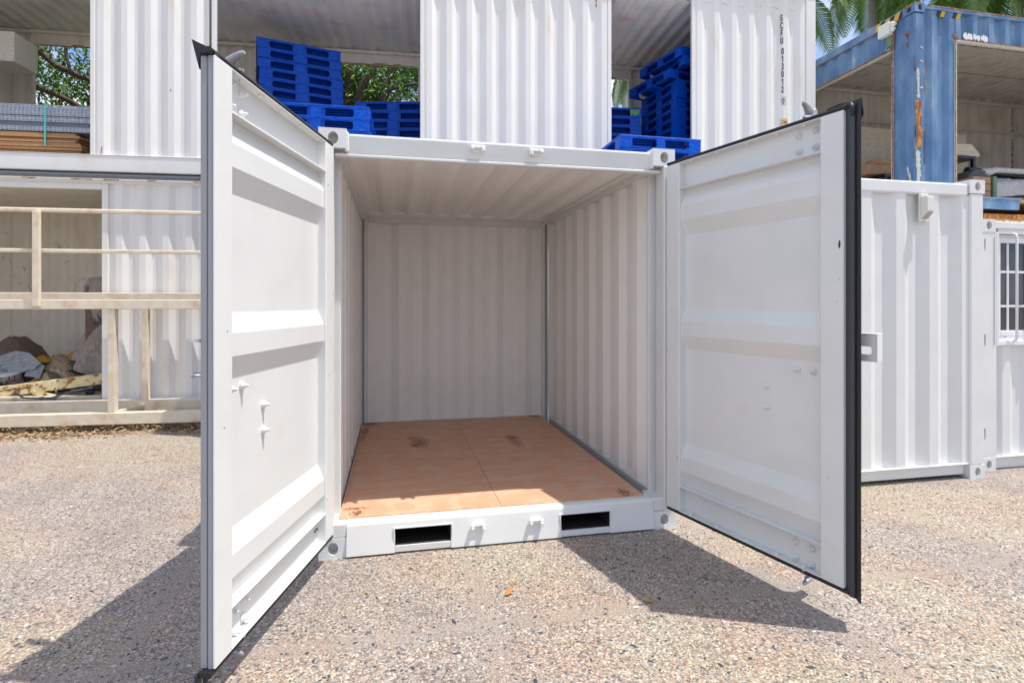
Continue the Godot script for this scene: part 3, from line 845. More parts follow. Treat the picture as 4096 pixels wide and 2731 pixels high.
func build_long_containers() -> void:
	var m: Material = M.old_white
	var x0 := -3.4
	var x1 := 9.79
	# ---- upper
	var u := thing("long_container", "upper long white container cut open with wide bays, lettered SCFU 013012 0", "shipping container", FT)
	var y0 := 3.22
	var y1 := 6.30
	for x in [[x0, x0 + .16], [x1 - .16, x1]]:
		for z in [[-.14, 0.0], [-2.44, -2.30]]:
			part_box(u, "corner_post", V(x[0], y0 + .118, z[0]), V(x[1], y1 - .118, z[1]), m, .008)
	castings(u, x0, x1, y0, y1, -2.44, .004, m)
	for z in [[-.06, 0.0], [-2.44, -2.38]]:
		var b := Mb.new()
		b.box(V(x0 + .163, y0, z[0]), V(x1 - .163, y0 + .205, z[1]), .006)
		if z[1] == 0.0:
			b.box(V(x0 + .163, y0 + .2055, -.1), V(x1 - .163, y0 + .212, .006), .002)
		obj("bottom_rail", b, m, u)
		part_box(u, "top_rail", V(x0 + .163, y1 - .10, z[0]), V(x1 - .163, y1, z[1] + (.035 if z[1] == 0.0 else 0.0)), m, .006)
	for seg in [[x0 + .16, -2.3], [-.331, 1.174], [3.816, 6.549], [7.783, x1 - .16]]:
		part_corr(u, "wall_panel", wall_z(seg[0] + .055, y0 + .212, -.008), seg[1] - seg[0] - .11 if seg[1] < 9 else seg[1] - seg[0] - .055, y1 - y0 - .312, m, .278, .036, .03)
		for x in ([seg[0], seg[1] - .055] if seg[1] < 9 else [seg[0]]):
			part_box(u, "jamb", V(x, y0 + .212, -.055), V(x + .055, y1 - .10, -.004), m, .005)
	for seg in [[-2.3, -.331], [1.174, 3.816], [6.549, 7.783]]:
		part_box(u, "lintel", V(seg[0] + .001, y1 - .17, -.055), V(seg[1] - .001, y1 - .1005, -.006), m, .005)
	# rear wall with its own openings
	for seg in [[x0 + .16, -2.5], [-.5, .98], [3.73, 6.3], [7.67, x1 - .16]]:
		part_corr(u, "rear_wall", wall_back(seg[1] - .04, y0 + .21, -2.435), seg[1] - seg[0] - .08, 2.74, M.inside_white, .278, .036, .05)
		for x in [seg[0], seg[1] - .05]:
			part_box(u, "jamb", V(x, y0 + .21, -2.44), V(x + .05, 5.95, -2.37), M.inside_white, .004)
	for seg in [[-2.5, -.5], [.98, 3.73], [6.3, 7.67]]:
		part_box(u, "lintel", V(seg[0] + .001, 5.79, -2.44), V(seg[1] - .001, 5.97, -2.37), M.inside_white, .006)
		var rb := Mb.new()
		for k in 5:
			var xx := rng.randf_range(seg[0] + .1, seg[1] - .3)
			rb.ragged(V(xx, 5.795 + rng.randf() * .01, -2.3695), V(xx + rng.randf_range(.06, .26), 5.795 + rng.randf() * .012, -2.3695), Vector3.UP, .012, .006, V(0, 0, 1), rng, 10)
		rb.ragged(V(seg[0] + .06, 5.789, -2.39), V(seg[1] - .06, 5.789, -2.39), V(0, 0, 1), .018, .02, Vector3.DOWN, rng, 40)
		tag(obj("rust_patch", rb, M.rust, u), "", "", "", "stuff")
		part_corr(u, "rear_wall", wall_back(seg[1], y0 + .21, -2.435), seg[1] - seg[0], .22, M.inside_white, .278, .036, .05)
	part_box(u, "rear_rail", V(x0 + .16, 5.952, -2.36), V(x1 - .16, 6.0, -2.30), M.inside_white, .006)
	part_corr(u, "end_wall", wall_left(x0 + .02, y0 + .2, -2.30), 2.16, y1 - y0 - .3, m)
	part_corr(u, "end_wall", wall_right(x1 - .02, y0 + .2, -.14), 2.16, y1 - y0 - .3, m)
	part_corr(u, "roof", roof_t(x0 + .1, 6.03, -.03), x1 - x0 - .2, 2.36, M.ceiling_grey, .21, .022)
	part_box(u, "roof", V(x0 + .02, 6.06, -2.43), V(x1 - .02, 6.075, -.061), M.ceiling_grey, .002)
	part_box(u, "floor", V(x0 + .1, y0 + .10, -2.37), V(x1 - .1, y0 + .205, -.065), M.pale_board, .003)
	# lettering on the right hand panel
	var lt := Node3D.new()
	lt.name = "lettering"
	u.add_child(lt, true)
	letters(lt, "SCFU", V(9.225, 5.862, -.0065), .115, .098, .60, M.ink)
	letters(lt, "013012", V(9.243, 5.358, -.0065), .116, .098, .58, M.ink)
	letters(lt, "0", V(9.256, 4.605, -.0065), .11, .085, .55, M.ink)
	var fr := Mb.new()
	for e in [[9.222, 9.2245, 4.553, 4.665], [9.289, 9.2915, 4.553, 4.665], [9.222, 9.2915, 4.550, 4.5530], [9.222, 9.2915, 4.665, 4.668]]:
		fr.box(V(e[0], e[2], -.008), V(e[1], e[3], -.0055), .0005)
	obj("check_digit_frame", fr, M.ink, lt)
	part_box(lt, "height_label", V(9.215, 4.12, -.0075), V(9.325, 4.346, -.005), M.label_yellow, .001)
	var tm := TextMesh.new()
	tm.text = "2.9m"
	tm.font_size = 32
	tm.pixel_size = .0021
	tm.depth = .002
	var o := inst("letter", tm, M.ink, lt)
	o.transform = Transform3D(Basis().scaled(V(.62, 1, 1)), V(9.27, 4.288, -.0045))
	tm = TextMesh.new()
	tm.text = "9'6\""
	tm.font_size = 32
	tm.pixel_size = .0021
	tm.depth = .002
	o = inst("letter", tm, M.ink, lt)
	o.transform = Transform3D(Basis().scaled(V(.62, 1, 1)), V(9.27, 4.19, -.0045))
	var st := Mb.new()
	for k in [0, 4, 7]:
		var xx: float = [-.2, 1.12, 3.85, 6.5, 7.82, .3, 4.6, 9.6, 8.4][k]
		st.ragged(V(xx, y0 + .215, .0008 if k != 5 else -.006), V(xx + .01, y0 + .215 + rng.randf_range(.05, .14), -.002), Vector3.RIGHT, .006, .006, V(0, 0, 1), rng, 10)
	st.blotch(V(.62, 4.30, -.0075), V(.008, 0, 0), V(0, .016, 0), V(0, 0, 1), rng)
	st.ragged(V(6.33, 6.0, -.044), V(6.33, 5.82, -.044), Vector3.RIGHT, .02, .012, V(0, 0, 1), rng, 14)
	tag(obj("rust_patch", st, M.rust_orange, u), "", "", "", "stuff")
	# ---- lower
	var l := thing("long_container", "lower long white container with one open bay full of scrap behind the cream frame", "shipping container", FT)
	y0 = .22
	y1 = 3.125
	for x in [[x0, x0 + .16], [x1 - .16, x1]]:
		for z in [[-.14, 0.0], [-2.44, -2.30]]:
			part_box(l, "corner_post", V(x[0], y0 + .118, z[0]), V(x[1], y1 - .118, z[1]), m, .008)
	castings(l, x0, x1, y0, y1, -2.44, .004, m)
	for z in [[-.06, 0.0], [-2.44, -2.38]]:
		part_box(l, "bottom_rail", V(x0 + .163, y0, z[0]), V(x1 - .163, y0 + .09, z[1]), m, .006)
		part_box(l, "top_rail", V(x0 + .163, y1 - .06, z[0]), V(x1 - .163, y1, z[1] + (.012 if z[1] == 0.0 else 0.0)), m, .006)
	part_corr(l, "wall_panel", wall_z(-.12, y0 + .09, -.008), x1 - .16 + .12, y1 - y0 - .15, m, .278, .036, .09)
	part_box(l, "jamb", V(-.195, y0 + .09, -.055), V(-.12, y1 - .06, -.004), m, .005)
	part_box(l, "jamb", V(-3.24, y0 + .09, -.055), V(-3.1, y1 - .06, -.004), m, .005)
	part_box(l, "lintel", V(-3.099, y1 - .135, -.055), V(-.196, y1 - .0605, -.006), m, .005)
	part_corr(l, "rear_wall", wall_back(x1 - .16, y0 + .1, -2.435), x1 - x0 - .32, y1 - y0 - .14, M.inside_white)
	part_corr(l, "end_wall", wall_left(x0 + .02, y0 + .1, -2.30), 2.16, y1 - y0 - .14, M.inside_white)
	part_corr(l, "end_wall", wall_right(x1 - .02, y0 + .1, -.14), 2.16, y1 - y0 - .14, m)
	part_corr(l, "partition", wall_right(1.6, y0 + .1, -.06), 2.3, y1 - y0 - .16, M.inside_white)
	part_corr(l, "roof", roof_t(x0 + .1, y1 - .04, -.05), x1 - x0 - .2, 2.34, M.inside_white, .16, .016)
	part_box(l, "floor", V(x0 + .1, y0 + .02, -2.37), V(x1 - .1, y0 + .088, -.065), M.pale_board, .003)
	var cr := Mb.new()        # cracks and cobweb stains on the rear wall
	for k in 46:
		var p := V(rng.randf_range(-3.0, -.2), rng.randf_range(1.7, 2.7), -2.398 if true else 0.0)
		var q := p + V(rng.randf_range(-.12, .12), rng.randf_range(-.14, .14), 0)
		cr.ragged(p, q, V(-(q - p).y, (q - p).x, 0).normalized(), .004, .003, V(0, 0, 1), rng, 6)
	tag(obj("dirt_streaks", cr, M.ink_grey, l), "", "", "", "stuff")
	st = Mb.new()
	for k in 6:
		var xx: float = [-2.0, -1.1, -.55, -.17, .35, .9][k]
		st.ragged(V(xx, y1 - .01, .0135), V(xx + rng.randf_range(.1, .3), y1 - .012, .0135), Vector3.UP, .006, .012, V(0, 0, 1), rng, 12)
	tag(obj("rust_patch", st, M.rust_orange, l), "", "", "", "stuff")
	# grey track lying in the gap between the two, with battens behind it
	var t := thing("metal_track", "long grey slotted metal track lying in the gap between the stacked white containers", "metal track", FT)
	var tb := Mb.new()
	tb.box(V(-3.2, 3.1265, .02), V(2.2, 3.132, .085), .002)
	tb.box(V(-3.2, 3.1325, .079), V(2.2, 3.172, .085), .002)
	tb.box(V(-3.2, 3.1325, .02), V(2.2, 3.166, .026), .002)
	tb.box(V(-3.2, 3.148, .0852), V(2.2, 3.156, .089), .002)
	obj("channel", tb, M.track_grey, t)
	for k in 26:
		var b := Mb.new()
		b.t = Transform3D(Basis(Vector3.RIGHT, PI / 2), V(-3.0 + k * .2, 3.142, .0855))
		b.lathe([Vector2(.006, 0), Vector2(.006, .003), Vector2(0, .004)], 6)
		obj("screw", b, M.ink, t)
	for k in 7:
		var b := Mb.new()
		b.t = FT
		b.bar(V(-2.9 + k * .62, 3.172, -.05), V(-2.5 + k * .62, 3.172, -1.9), .09, .06, Vector3.UP)
		tag(obj("timber_batten", b, M.timber), "grey timber batten, %s from the left end, between the stacked white containers" % ["first", "second", "third", "fourth", "fifth", "sixth", "seventh"][k], "batten", "battens between the stacked containers")

# ---------------------------------------------------------------- cream steel frame in front of the lower bay
func build_frame() -> void:
	var f := thing("steel_frame", "cream painted steel frame with rails and posts standing before the scrap bay", "steel frame", FT)
	var m: Material = M.cream_steel
	var xa := -3.3
	var xb := 2.1
	part_box(f, "top_rail", V(xa, 2.615, .43), V(xb, 2.665, .48), m, .012)
	part_box(f, "middle_rail", V(xa, 2.138, .432), V(xb, 2.182, .478), m, .008)
	part_box(f, "beam", V(xa, 1.468, .40), V(xb, 1.582, .50), m, .006)
	part_box(f, "beam", V(xa, 1.574, .07), V(xb, 1.671, .17), m, .006)
	part_box(f, "bottom_rail", V(xa, .088, .40), V(xb, .229, .50), m, .006)
	part_box(f, "bottom_rail", V(xa, .168, .07), V(xb, .321, .17), m, .006)
	for x in [-2.6, -.643, 1.35]:
		part_box(f, "post", V(x, 1.4995, .502), V(x + .076, 2.6145, .545), m, .005)
		part_box(f, "post", V(x + .01, 2.60, .4805), V(x + .066, 2.64, .5015), m, .004)
	for x in [-2.2, .135, 2.0]:
		part_box(f, "post", V(x, .2295, .41), V(x + .081, 1.4675, .49), m, .005)
		part_box(f, "post", V(x + .218, .3215, .08), V(x + .284, 1.5735, .16), m, .005)
		var b := Mb.new()
		b.bar(V(x + .05, .215, .40), V(x + .25, .245, .17), .05, .05)
		obj("brace", b, m, f)
	for x in [-2.9, 1.9]:
		part_box(f, "foot", V(x, 0.001, .38), V(x + .2, .0875, .52), M.timber, .006)
		part_box(f, "foot", V(x, 0.001, .05), V(x + .2, .1675, .19), M.timber, .006)

# ---------------------------------------------------------------- pallets
var pallet_mesh: ArrayMesh

func make_pallet_mesh() -> ArrayMesh:
	var mb := Mb.new()
	mb.box(V(-.6, .126, -.5), V(.6, .145, .5), .007)
	for s in [[0.0, 1.2, .496], [PI, 1.2, .496], [PI / 2, 1.0, .596], [-PI / 2, 1.0, .596]]:
		var bs := Basis(Vector3.UP, s[0])
		var hw: float = s[1] * .5 - .004
		mb.t = Transform3D(bs, bs * V(0, 0, s[2]))
		var cx: float = s[1] * .2
		mb.plate(-hw, 0, .0, .126, -cx, .064, s[1] * .15, .050, .05, 7.0, false)
		mb.plate(0, hw, .0, .126, cx, .064, s[1] * .15, .050, .05, 7.0, false)
		mb.t = Transform3D(bs, Vector3.ZERO)
		for c in [-cx, cx]:
			for y in [.044, .072, .10]:
				mb.box(V(c - s[1] * .15, y, s[2] - .16), V(c + s[1] * .15, y + .012, s[2] - .10), .002)
	mb.t = Transform3D()
	mb.box(V(-.58, .0, -.10), V(.58, .02, .10), .003)
	mb.box(V(-.10, .0, -.48), V(.10, .1255, .48), .003)
	return mb.done()

const ORD := ["topmost", "second from the top", "third from the top", "fourth from the top", "fifth from the top", "sixth from the top", "seventh from the top", "eighth from the top", "ninth from the top", "tenth from the top", "eleventh from the top", "twelfth from the top", "thirteenth from the top", "fourteenth from the top"]

func pallet(tr: Transform3D, label: String, group: String) -> MeshInstance3D:
	var o := inst("plastic_pallet", pallet_mesh, M.pallet_blue)
	o.transform = tr
	tag(o, label, "pallet", group)
	if label.contains("topmost of the small stack"):
		var mb := Mb.new()
		mb.ragged(V(.40, .075, .4965), V(.565, .085, .4965), Vector3.UP, .055, .075, V(0, 0, 1), rng, 14)
		obj("paint_smear", mb, M.paint_green, o)
	return o

func stack(base: Transform3D, n: int, which: String, group: String, jitter := .008, tall := .145, extra: Variant = null) -> void:
	for k in n:
		var off := V(rng.randf_range(-jitter, jitter), k * tall, rng.randf_range(-jitter, jitter))
		var yaw := rng.randf_range(-.012, .012)
		if extra != null:
			var e = extra.call(n - 1 - k)
			off += e[0]
			yaw += e[1]
		pallet(base * Transform3D(Basis(Vector3.UP, yaw), off), "blue plastic pallet, %s %s" % [ORD[n - 1 - k], which] if n - 1 - k < ORD.size() else "blue plastic pallet low down, %s" % which, group)

func build_pallets() -> void:
	pallet_mesh = make_pallet_mesh()
	# leaning tall stack just inside the wide bay: left front corner at x 1.40
	var b := Basis(Vector3.UP, -.07) * Basis(Vector3.UP, .30)
	var c: Vector3 = FT * V(1.45, 3.43, -.86)
	stack(Transform3D(b, c + b * V(.6, 0, -.5)), 14, "of the tall stack left of the tree branches", "tall stack of blue pallets by the tree branches", .006, .145, func(k: int) -> Array: return [V(-.025 if k < 3 else .0, 0, 0), .0 if k < 3 else .015])
	# low stack at the right of the wide bay
	b = Basis(Vector3.UP, -.21)
	c = FT * V(2.78, 3.43, -1.3)
	stack(Transform3D(b, c + b * V(.6, 0, -.5)), 9, "of the low stack under the tree branches", "low stack of blue pallets in the wide bay", .02, .145)
	# behind the open container, its top in the sun
	b = Basis(Vector3.UP, -.03)
	stack(Transform3D(b, V(-.41, .002, -3.66)), 27, "of the sunlit stack behind the open container", "sunlit stack of pallets behind the open container", .012, .141)
	# narrow bay, small stack behind the middle column
	b = Basis(Vector3.UP, -.12)
	c = FT * V(7.37, 3.43, -.95)
	stack(Transform3D(b, c + b * V(-.6, 0, -.5)), 9, "of the small stack in the narrow bay", "small stack of blue pallets in the narrow bay", .01, .145)
	# narrow bay, tall stack against the lettered panel, its top ones pushed askew
	b = Basis(Vector3.UP, -.07) * Basis(Vector3.UP, .2)
	c = FT * V(7.74, 3.43, -.42)
	stack(Transform3D(b, c + b * V(.6, 0, -.5)), 14, "of the toppling stack beside the lettered panel", "tall stack of blue pallets beside the lettered panel", .008, .145, func(k: int) -> Array: return [V([-.10, .04, -.2][k], 0, [.12, .28, -.06][k]), [.10, -.15, .12][k]] if k < 3 else [Vector3.ZERO, 0.0])
	# sunlit stack on the roof of the container with the vent box
	b = Basis(Vector3.UP, -.02) * Basis(Vector3.UP, PI / 2)
	stack(Transform3D(b.scaled(V(1.02, .97, .86)), V(3.49, 2.625, -2.95)), 6, "of the sunlit stack above the right door's hinge", "sunlit pallets on the container with the vent box", .012, .145)

# ---------------------------------------------------------------- what lies in the upper bay on the left
func build_upper_bay() -> void:
	var sheets := [[3.435, .03], [3.475, .022], [3.512, .018], [3.538, .03], [3.575, .022], [3.600, .028], [3.634, .024], [3.662, .03], [3.696, .028], [3.728, .03]]
	for k in sheets.size():
		var mb := Mb.new()
		mb.t = FT
		var x1 := -.56 + rng.randf_range(-.05, .02) - (.05 if k > 5 else 0.0)
		mb.box(V(-2.25, sheets[k][0], -1.45 + rng.randf_range(-.02, .02)), V(x1 if k > 1 else -.46, sheets[k][0] + sheets[k][1], -.27 + rng.randf_range(-.025, .02)), .002)
		tag(obj("chipboard_sheet", mb, M.chipboard if k > 1 else M.timber), "brown chipboard sheet, %s under the slotted steel trays" % ["lowest of ten", "second from the bottom", "third from the bottom", "fourth from the bottom", "fifth from the bottom", "fifth from the top", "fourth from the top", "third from the top", "second from the top", "topmost"][k], "chipboard sheet", "chipboard sheets under the steel trays")
	var y := 3.79
	var rows := [[3.786, .062, -.3], [3.914, .068, -.31], [3.992, .07, -.3], [4.064, .068, -.31]]
	var words := ["lowest, resting on the chipboard", "second from the bottom, above the dark gap", "third from the bottom", "topmost"]
	for k in rows.size():
		var r = rows[k]
		var t := thing("cable_tray", "grey slotted steel tray, %s, in the upper bay" % words[k], "steel tray", FT, "slotted steel trays in the upper bay")
		var mb := Mb.new()
		# the near face is pierced by two rows of slots
		var n := 38
		for i in n:
			mb.t = Transform3D(Basis(), V(-2.25 + i * .0468, r[0], r[2]))
			var hh: float = r[1] * .5
			mb.plate(0, .0468, 0, hh, .0234, hh * .5, .0095, .0042, .004, 4.0, false)
			mb.plate(0, .0468, hh, r[1], .0234, hh * 1.55, .0095, .0042, .004, 4.0, false)
		mb.t = Transform3D()
		var xe := -2.25 + n * .0468
		mb.box(V(-2.25, r[0], r[2] - .30), V(xe, r[0] + .004, r[2] - .0045), .001)
		mb.box(V(-2.25, r[0] + r[1] - .004, r[2] - .03), V(xe, r[0] + r[1], r[2] - .0045), .001)
		mb.box(V(-2.25, r[0] + .0045, r[2] - .304), V(xe, r[0] + r[1], r[2] - .3005), .001)
		obj("slotted_side", mb, M.tray_steel, t)
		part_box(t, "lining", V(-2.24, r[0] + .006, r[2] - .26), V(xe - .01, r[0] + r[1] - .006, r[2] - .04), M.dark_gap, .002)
	var sp := Mb.new()
	sp.t = FT
	sp.box(V(-2.25, 3.849, -.58), V(-.52, 3.913, -.33), .004)
	tag(obj("plank", sp, M.track_grey), "grey plank packed between the steel trays above the chipboard", "plank")
	var s := Mb.new()
	s.t = FT
	s.box(V(-1.006, 3.58, -.242), V(-.984, 4.135, -.240), .0008)
	s.box(V(-1.006, 4.1355, -.62), V(-.984, 4.1375, -.24), .0008)
	tag(obj("packing_strap", s, M.strap_cyan), "turquoise packing strap round the steel trays and the chipboard", "packing strap")
	var w := thing("wall_cabinet", "white metal cabinet fixed high at the left end of the upper bay", "cabinet", FT)
	part_box(w, "body", V(-2.9, 5.03, -1.7), V(-2.0, 5.46, -1.2), M.inside_white, .01)
	var rv := Mb.new()
	for k in 7:
		rv.t = Transform3D(Basis(Vector3.RIGHT, PI / 2), V(-2.012, 5.06 + k * .06, -1.2))
		rv.lathe([Vector2(.006, 0), Vector2(.005, .003), Vector2(0, .004)], 6)
	tag(obj("rivets", rv, M.rust, w), "", "", "", "stuff")

# ---------------------------------------------------------------- scrap in the lower bay
func build_scrap() -> void:
	var fn := FastNoiseLite.new()
	fn.frequency = 1.0
	fn.seed = 12
	# tall thing under a dust sheet, tied with a navy strap
	var d := thing("covered_machine", "tall machine under a grey brown dust sheet tied with a navy strap", "covered machine", FT)
	part_box(d, "body", V(-.84, .31, -1.10), V(-.22, 1.80, -.78), M.brown_tarp, .03)
	var mb := Mb.new()
	mb.grid(56, 44, func(u: float, v: float) -> Vector3:
		var a := lerpf(-.3, PI + .5, u)
		var y := lerpf(1.88, .62 + .12 * sin(u * 9.0), v)
		var waist := exp(-pow((y - 1.24) / .16, 2.0)) * .06
		var flare := pow(clampf((1.2 - y) / .6, 0, 1), 1.3) * .20
		var fold := sin(a * 7.0 + sin(y * 3.0) * .8) * (.012 + flare * .22) + fn.get_noise_2d(u * 14, v * 9) * .02
		var rx := .34 - waist + flare + fold
		var rz := .20 - waist + flare * .8 + fold
		if v < .08:
			rx *= v / .08
			rz *= v / .08
			y = 1.88 + .03 * sin(a)
		return V(-.55 - cos(a) * rx, y, -.92 + sin(a) * rz))
	obj("dust_sheet", mb, M.grey_cloth, d)
	mb = Mb.new()
	var loop := []
	for i in 25:
		var a := lerpf(-.4, PI + .4, i / 24.0)
		loop.append(V(-.55 - cos(a) * .305, 1.255 + .03 * sin(a * .5) - .02 * cos(a), -.92 + sin(a) * .17))
	for i in 24:
		mb.bar(loop[i], loop[i + 1], .006, .042, Vector3.UP, .001)
	mb.bar(V(-.70, 1.50, -.765), V(-.60, 1.27, -.745), .03, .006, V(0, 0, 1), .001)
	obj("strap", mb, M.strap_navy, d)
	# humped tarp at the back
	mb = Mb.new()
	mb.t = FT
	mb.grid(40, 24, func(u: float, v: float) -> Vector3:
		var x := lerpf(-2.9, -.95, u)
		var hgt := .34 + .72 * exp(-pow((x + 2.0) / .42, 2.0)) + .18 * exp(-pow((x + 1.2) / .3, 2.0))
		var z := lerpf(-1.9, -.72, v)
		var k := sin(v * PI) if v < .5 else 1.0 - pow((v - .5) * 2.0, 3.0)
		return V(x, .31 + (hgt - .31) * k + fn.get_noise_2d(x * 6, z * 6) * .05 + sin(x * 34.0 + z * 11.0 + fn.get_noise_2d(x * 3, z * 3) * 6.0) * .010, z))
	tag(obj("tarpaulin", mb, M.brown_tarp), "brown tarpaulin humped over the scrap at the back of the lower bay", "tarpaulin")
	# grey broken plastic sheets on top
	var shapes := [
		[V(-2.05, .70, -.60), V(.30, -.55, .12), [[0, 0], [.34, .05], [.50, .0], [.52, -.10], [.45, -.11], [.44, -.17], [.38, -.16], [.36, -.22], [.17, -.20], [.15, -.12], [.05, -.10]]],
		[V(-1.88, .80, -.66), V(.10, -.42, .10), [[0, 0], [.24, .06], [.40, .02], [.50, -.07], [.56, -.12], [.50, -.15], [.50, -.18], [.42, -.18], [.30, -.21], [.20, -.24], [.18, -.15], [.10, -.14], [.11, -.10]]],
		[V(-1.52, .73, -.72), V(.05, -.62, -.05), [[0, 0], [.10, .03], [.24, -.04], [.25, -.20], [.20, -.21], [.19, -.18], [.06, -.17], [.05, -.12]]],
		[V(-2.2, .62, -.55), V(.2, -.7, .2), [[0, 0], [.3, .06], [.33, -.1], [.28, -.16], [.2, -.14], [.1, -.2], [.0, -.15]]]]
	var words := ["lowest and furthest forward on", "widest of those lying over", "smallest, leaning right on", "crumpled at the left end of"]
	for k in shapes.size():
		var s = shapes[k]
		mb = Mb.new()
		mb.t = FT * Transform3D(Basis.from_euler(V(s[1].y, s[1].x, s[1].z)), s[0])
		var poly := []
		for p in s[2]:
			poly.append(Vector2(p[0], p[1] * 1.25))
		mb.prism(poly, -.006, .006)
		var sh := obj("plastic_sheet", mb, M.grey_sheet)
		tag(sh, "broken grey plastic sheet, %s the scrap heap" % words[k], "plastic sheet", "broken grey sheets on the scrap heap")
		mb = Mb.new()
		mb.t = FT * Transform3D(Basis.from_euler(V(s[1].y, s[1].x, s[1].z)), s[0])
		for r in 4:
			var yy := -.02 - r * .05
			mb.bar(V(.09, yy, .0068), V(.36 if k != 2 else .2, yy + .03 - r * .004, .0068), .005, .003, V(0, 0, 1), .0005)
		obj("rib", mb, M.ink_grey, sh)
	# white tub with a black and red label
	var tub := thing("paint_tub", "white tub with a black and red label lying under the grey sheets", "tub", FT * Transform3D(Basis.from_euler(V(.15, .25, .12)), V(-1.66, .34, -.66)))
	mb = Mb.new()
	mb.lathe([Vector2(0, 0), Vector2(.135, 0), Vector2(.15, .24), Vector2(.158, .242), Vector2(.158, .27), Vector2(0, .272)], 28)
	obj("body", mb, M.white_plain, tub)
	for e in [["label", .20, .245, .35, .80, M.ink], ["label", .08, .199, .35, .80, M.label_red]]:
		mb = Mb.new()
		for i in 8:
			var a0 := lerpf(e[3], e[4], i / 8.0)
			var a1 := lerpf(e[3], e[4], (i + 1) / 8.0)
			var r0: float = .137 + e[1] * .0625
			var r1: float = .137 + e[2] * .0625
			mb.quad(V(sin(a0) * r0, e[1], cos(a0) * r0), V(sin(a1) * r0, e[1], cos(a1) * r0), V(sin(a1) * r1, e[2], cos(a1) * r1), V(sin(a0) * r1, e[2], cos(a0) * r1), V(sin(a0), 0, cos(a0)))
		obj(e[0], mb, e[5], tub)
	for e in [["D", .205, .042, .6], ["LI", .165, .026, .6]]:
		var tm := TextMesh.new()
		tm.text = e[0]
		tm.font_size = 32
		tm.pixel_size = e[2] / 23.0
		tm.depth = .001
		var o := inst("letter", tm, M.white_plain, tub)
		var a := .57
		o.transform = Transform3D(Basis(Vector3.UP, a), V(sin(a), 0, cos(a)) * .1525 + V(0, e[1] + .015, 0))
	for k in 4:
		mb = Mb.new()
		var a := .57
		mb.t = Transform3D(Basis(Vector3.UP, a), V(sin(a), 0, cos(a)) * .1475 + V(0, .10 + k * .014, 0))
		mb.box(V(-.02, 0, -.002), V(.022 - k * .004, .004, .002), .0005)
		obj("print_line", mb, M.white_plain, tub)
	# crumpled cloths
	for e in [[V(-1.30, .74, -1.0), .30, .18, M.tan_cloth, "crumpled tan cloth on the scrap heap beside the dust sheet"], [V(-1.12, .82, -1.12), .16, .12, M.yellow_cloth, "crumpled yellow cloth at the foot of the dust sheet"], [V(-1.42, .78, -.86), .13, .08, M.yellow_cloth, "small yellow cloth between the grey sheets and the tan cloth"], [V(-1.18, .60, -.80), .26, .17, M.cardboard, "torn brown cardboard lying below the tan cloth"]]:
		mb = Mb.new()
		mb.t = FT * Transform3D(Basis(), e[0])
		var sd: float = e[0].x * 50
		mb.grid(26, 26, func(u: float, v: float) -> Vector3:
			var x: float = (u - .5) * 2.0
			var z: float = (v - .5) * 2.0
			var r := clampf(1.0 - x * x, 0, 1) * clampf(1.0 - z * z, 0, 1)
			var n := absf(fn.get_noise_2d(u * 9 + sd, v * 9)) * .5 + absf(fn.get_noise_2d(u * 4 - sd, v * 5)) * .5
			return V(x * e[1], r * e[2] * 1.1 * (.75 + n * .85) - e[2] * .7, z * e[1] * .8))
		tag(obj("crumpled_cloth", mb, e[3]), e[4], "cloth" if e[3] != M.cardboard else "cardboard")
	# orange tipped pipe and wooden offcuts
	var pp := thing("pipe", "brown pipe with an orange end cap poking out of the scrap", "pipe", FT)
	mb = Mb.new()
	mb.tube([V(-1.44, .60, -.95), V(-1.295, .495, -.55)], [.028], 14)
	obj("tube", mb, M.rust, pp)
	mb = Mb.new()
	mb.tube([V(-1.2965, .496, -.554), V(-1.288, .490, -.53)], [.029], 14)
	obj("end_cap", mb, M.orange_plastic, pp)
	for e in [[V(-1.72, .50, -.60), V(-1.42, .46, -.46), .11, .07, "dark wooden offcut in front of the white tub"], [V(-1.25, .60, -.74), V(-.98, .50, -.50), .09, .05, "brown wooden offcut leaning right of the orange pipe"], [V(-1.15, .5, -.66), V(-.85, .46, -.52), .1, .05, "brown wooden offcut under the hem of the dust sheet"]]:
		mb = Mb.new()
		mb.t = FT
		mb.bar(e[0], e[1], e[2], e[3])
		tag(obj("wood_block", mb, M.brown_tarp), e[4], "wood offcut")
	# tangle of black cable
	mb = Mb.new()
	mb.t = FT
	for k in 30:
		var c := V(rng.randf_range(-2.5, -1.62), rng.randf_range(.36, .56), rng.randf_range(-.62, -.42))
		var pts := []
		var r := rng.randf_range(.06, .16)
		var n := V(rng.randf_range(-.5, .5), 1, rng.randf_range(-.2, .8)).normalized()
		var ux := n.cross(Vector3.RIGHT).normalized()
		var uz := n.cross(ux)
		for i in 15:
			var a := TAU * i / 14.0 * .85
			pts.append(c + (ux * cos(a) + uz * sin(a)) * r * (1.0 + .2 * sin(a * 3 + k)) + V(0, .02 * sin(a * 5 + k), 0))
		mb.tube(pts, [.007], 6)
	tag(obj("cable_tangle", mb, M.black_cable), "tangle of black cable at the left of the scrap heap", "cable")
	# yellow rusty beam lying across the front
	var bm := thing("steel_beam", "rusty pale yellow steel channel lying aslant across the front of the scrap bay", "steel beam", FT)
	mb = Mb.new()
	mb.bar(V(-2.5, .28, -.20), V(-.22, .56, -.26), .012, .13, Vector3.UP)
	mb.bar(V(-2.5, .345, -.26), V(-.22, .625, -.32), .12, .012, Vector3.UP)
	mb.bar(V(-2.5, .215, -.26), V(-.22, .495, -.32), .12, .012, Vector3.UP)
	obj("channel", mb, M.yellow_steel, bm)
	mb = Mb.new()
	mb.bar(V(-1.10, .395, -.185), V(-.74, .31, -.17), .02, .06, Vector3.UP)
	obj("bracket", mb, M.yellow_steel, bm)
	mb = Mb.new()
	var dirb := V(2.28, .28, -.06).normalized()
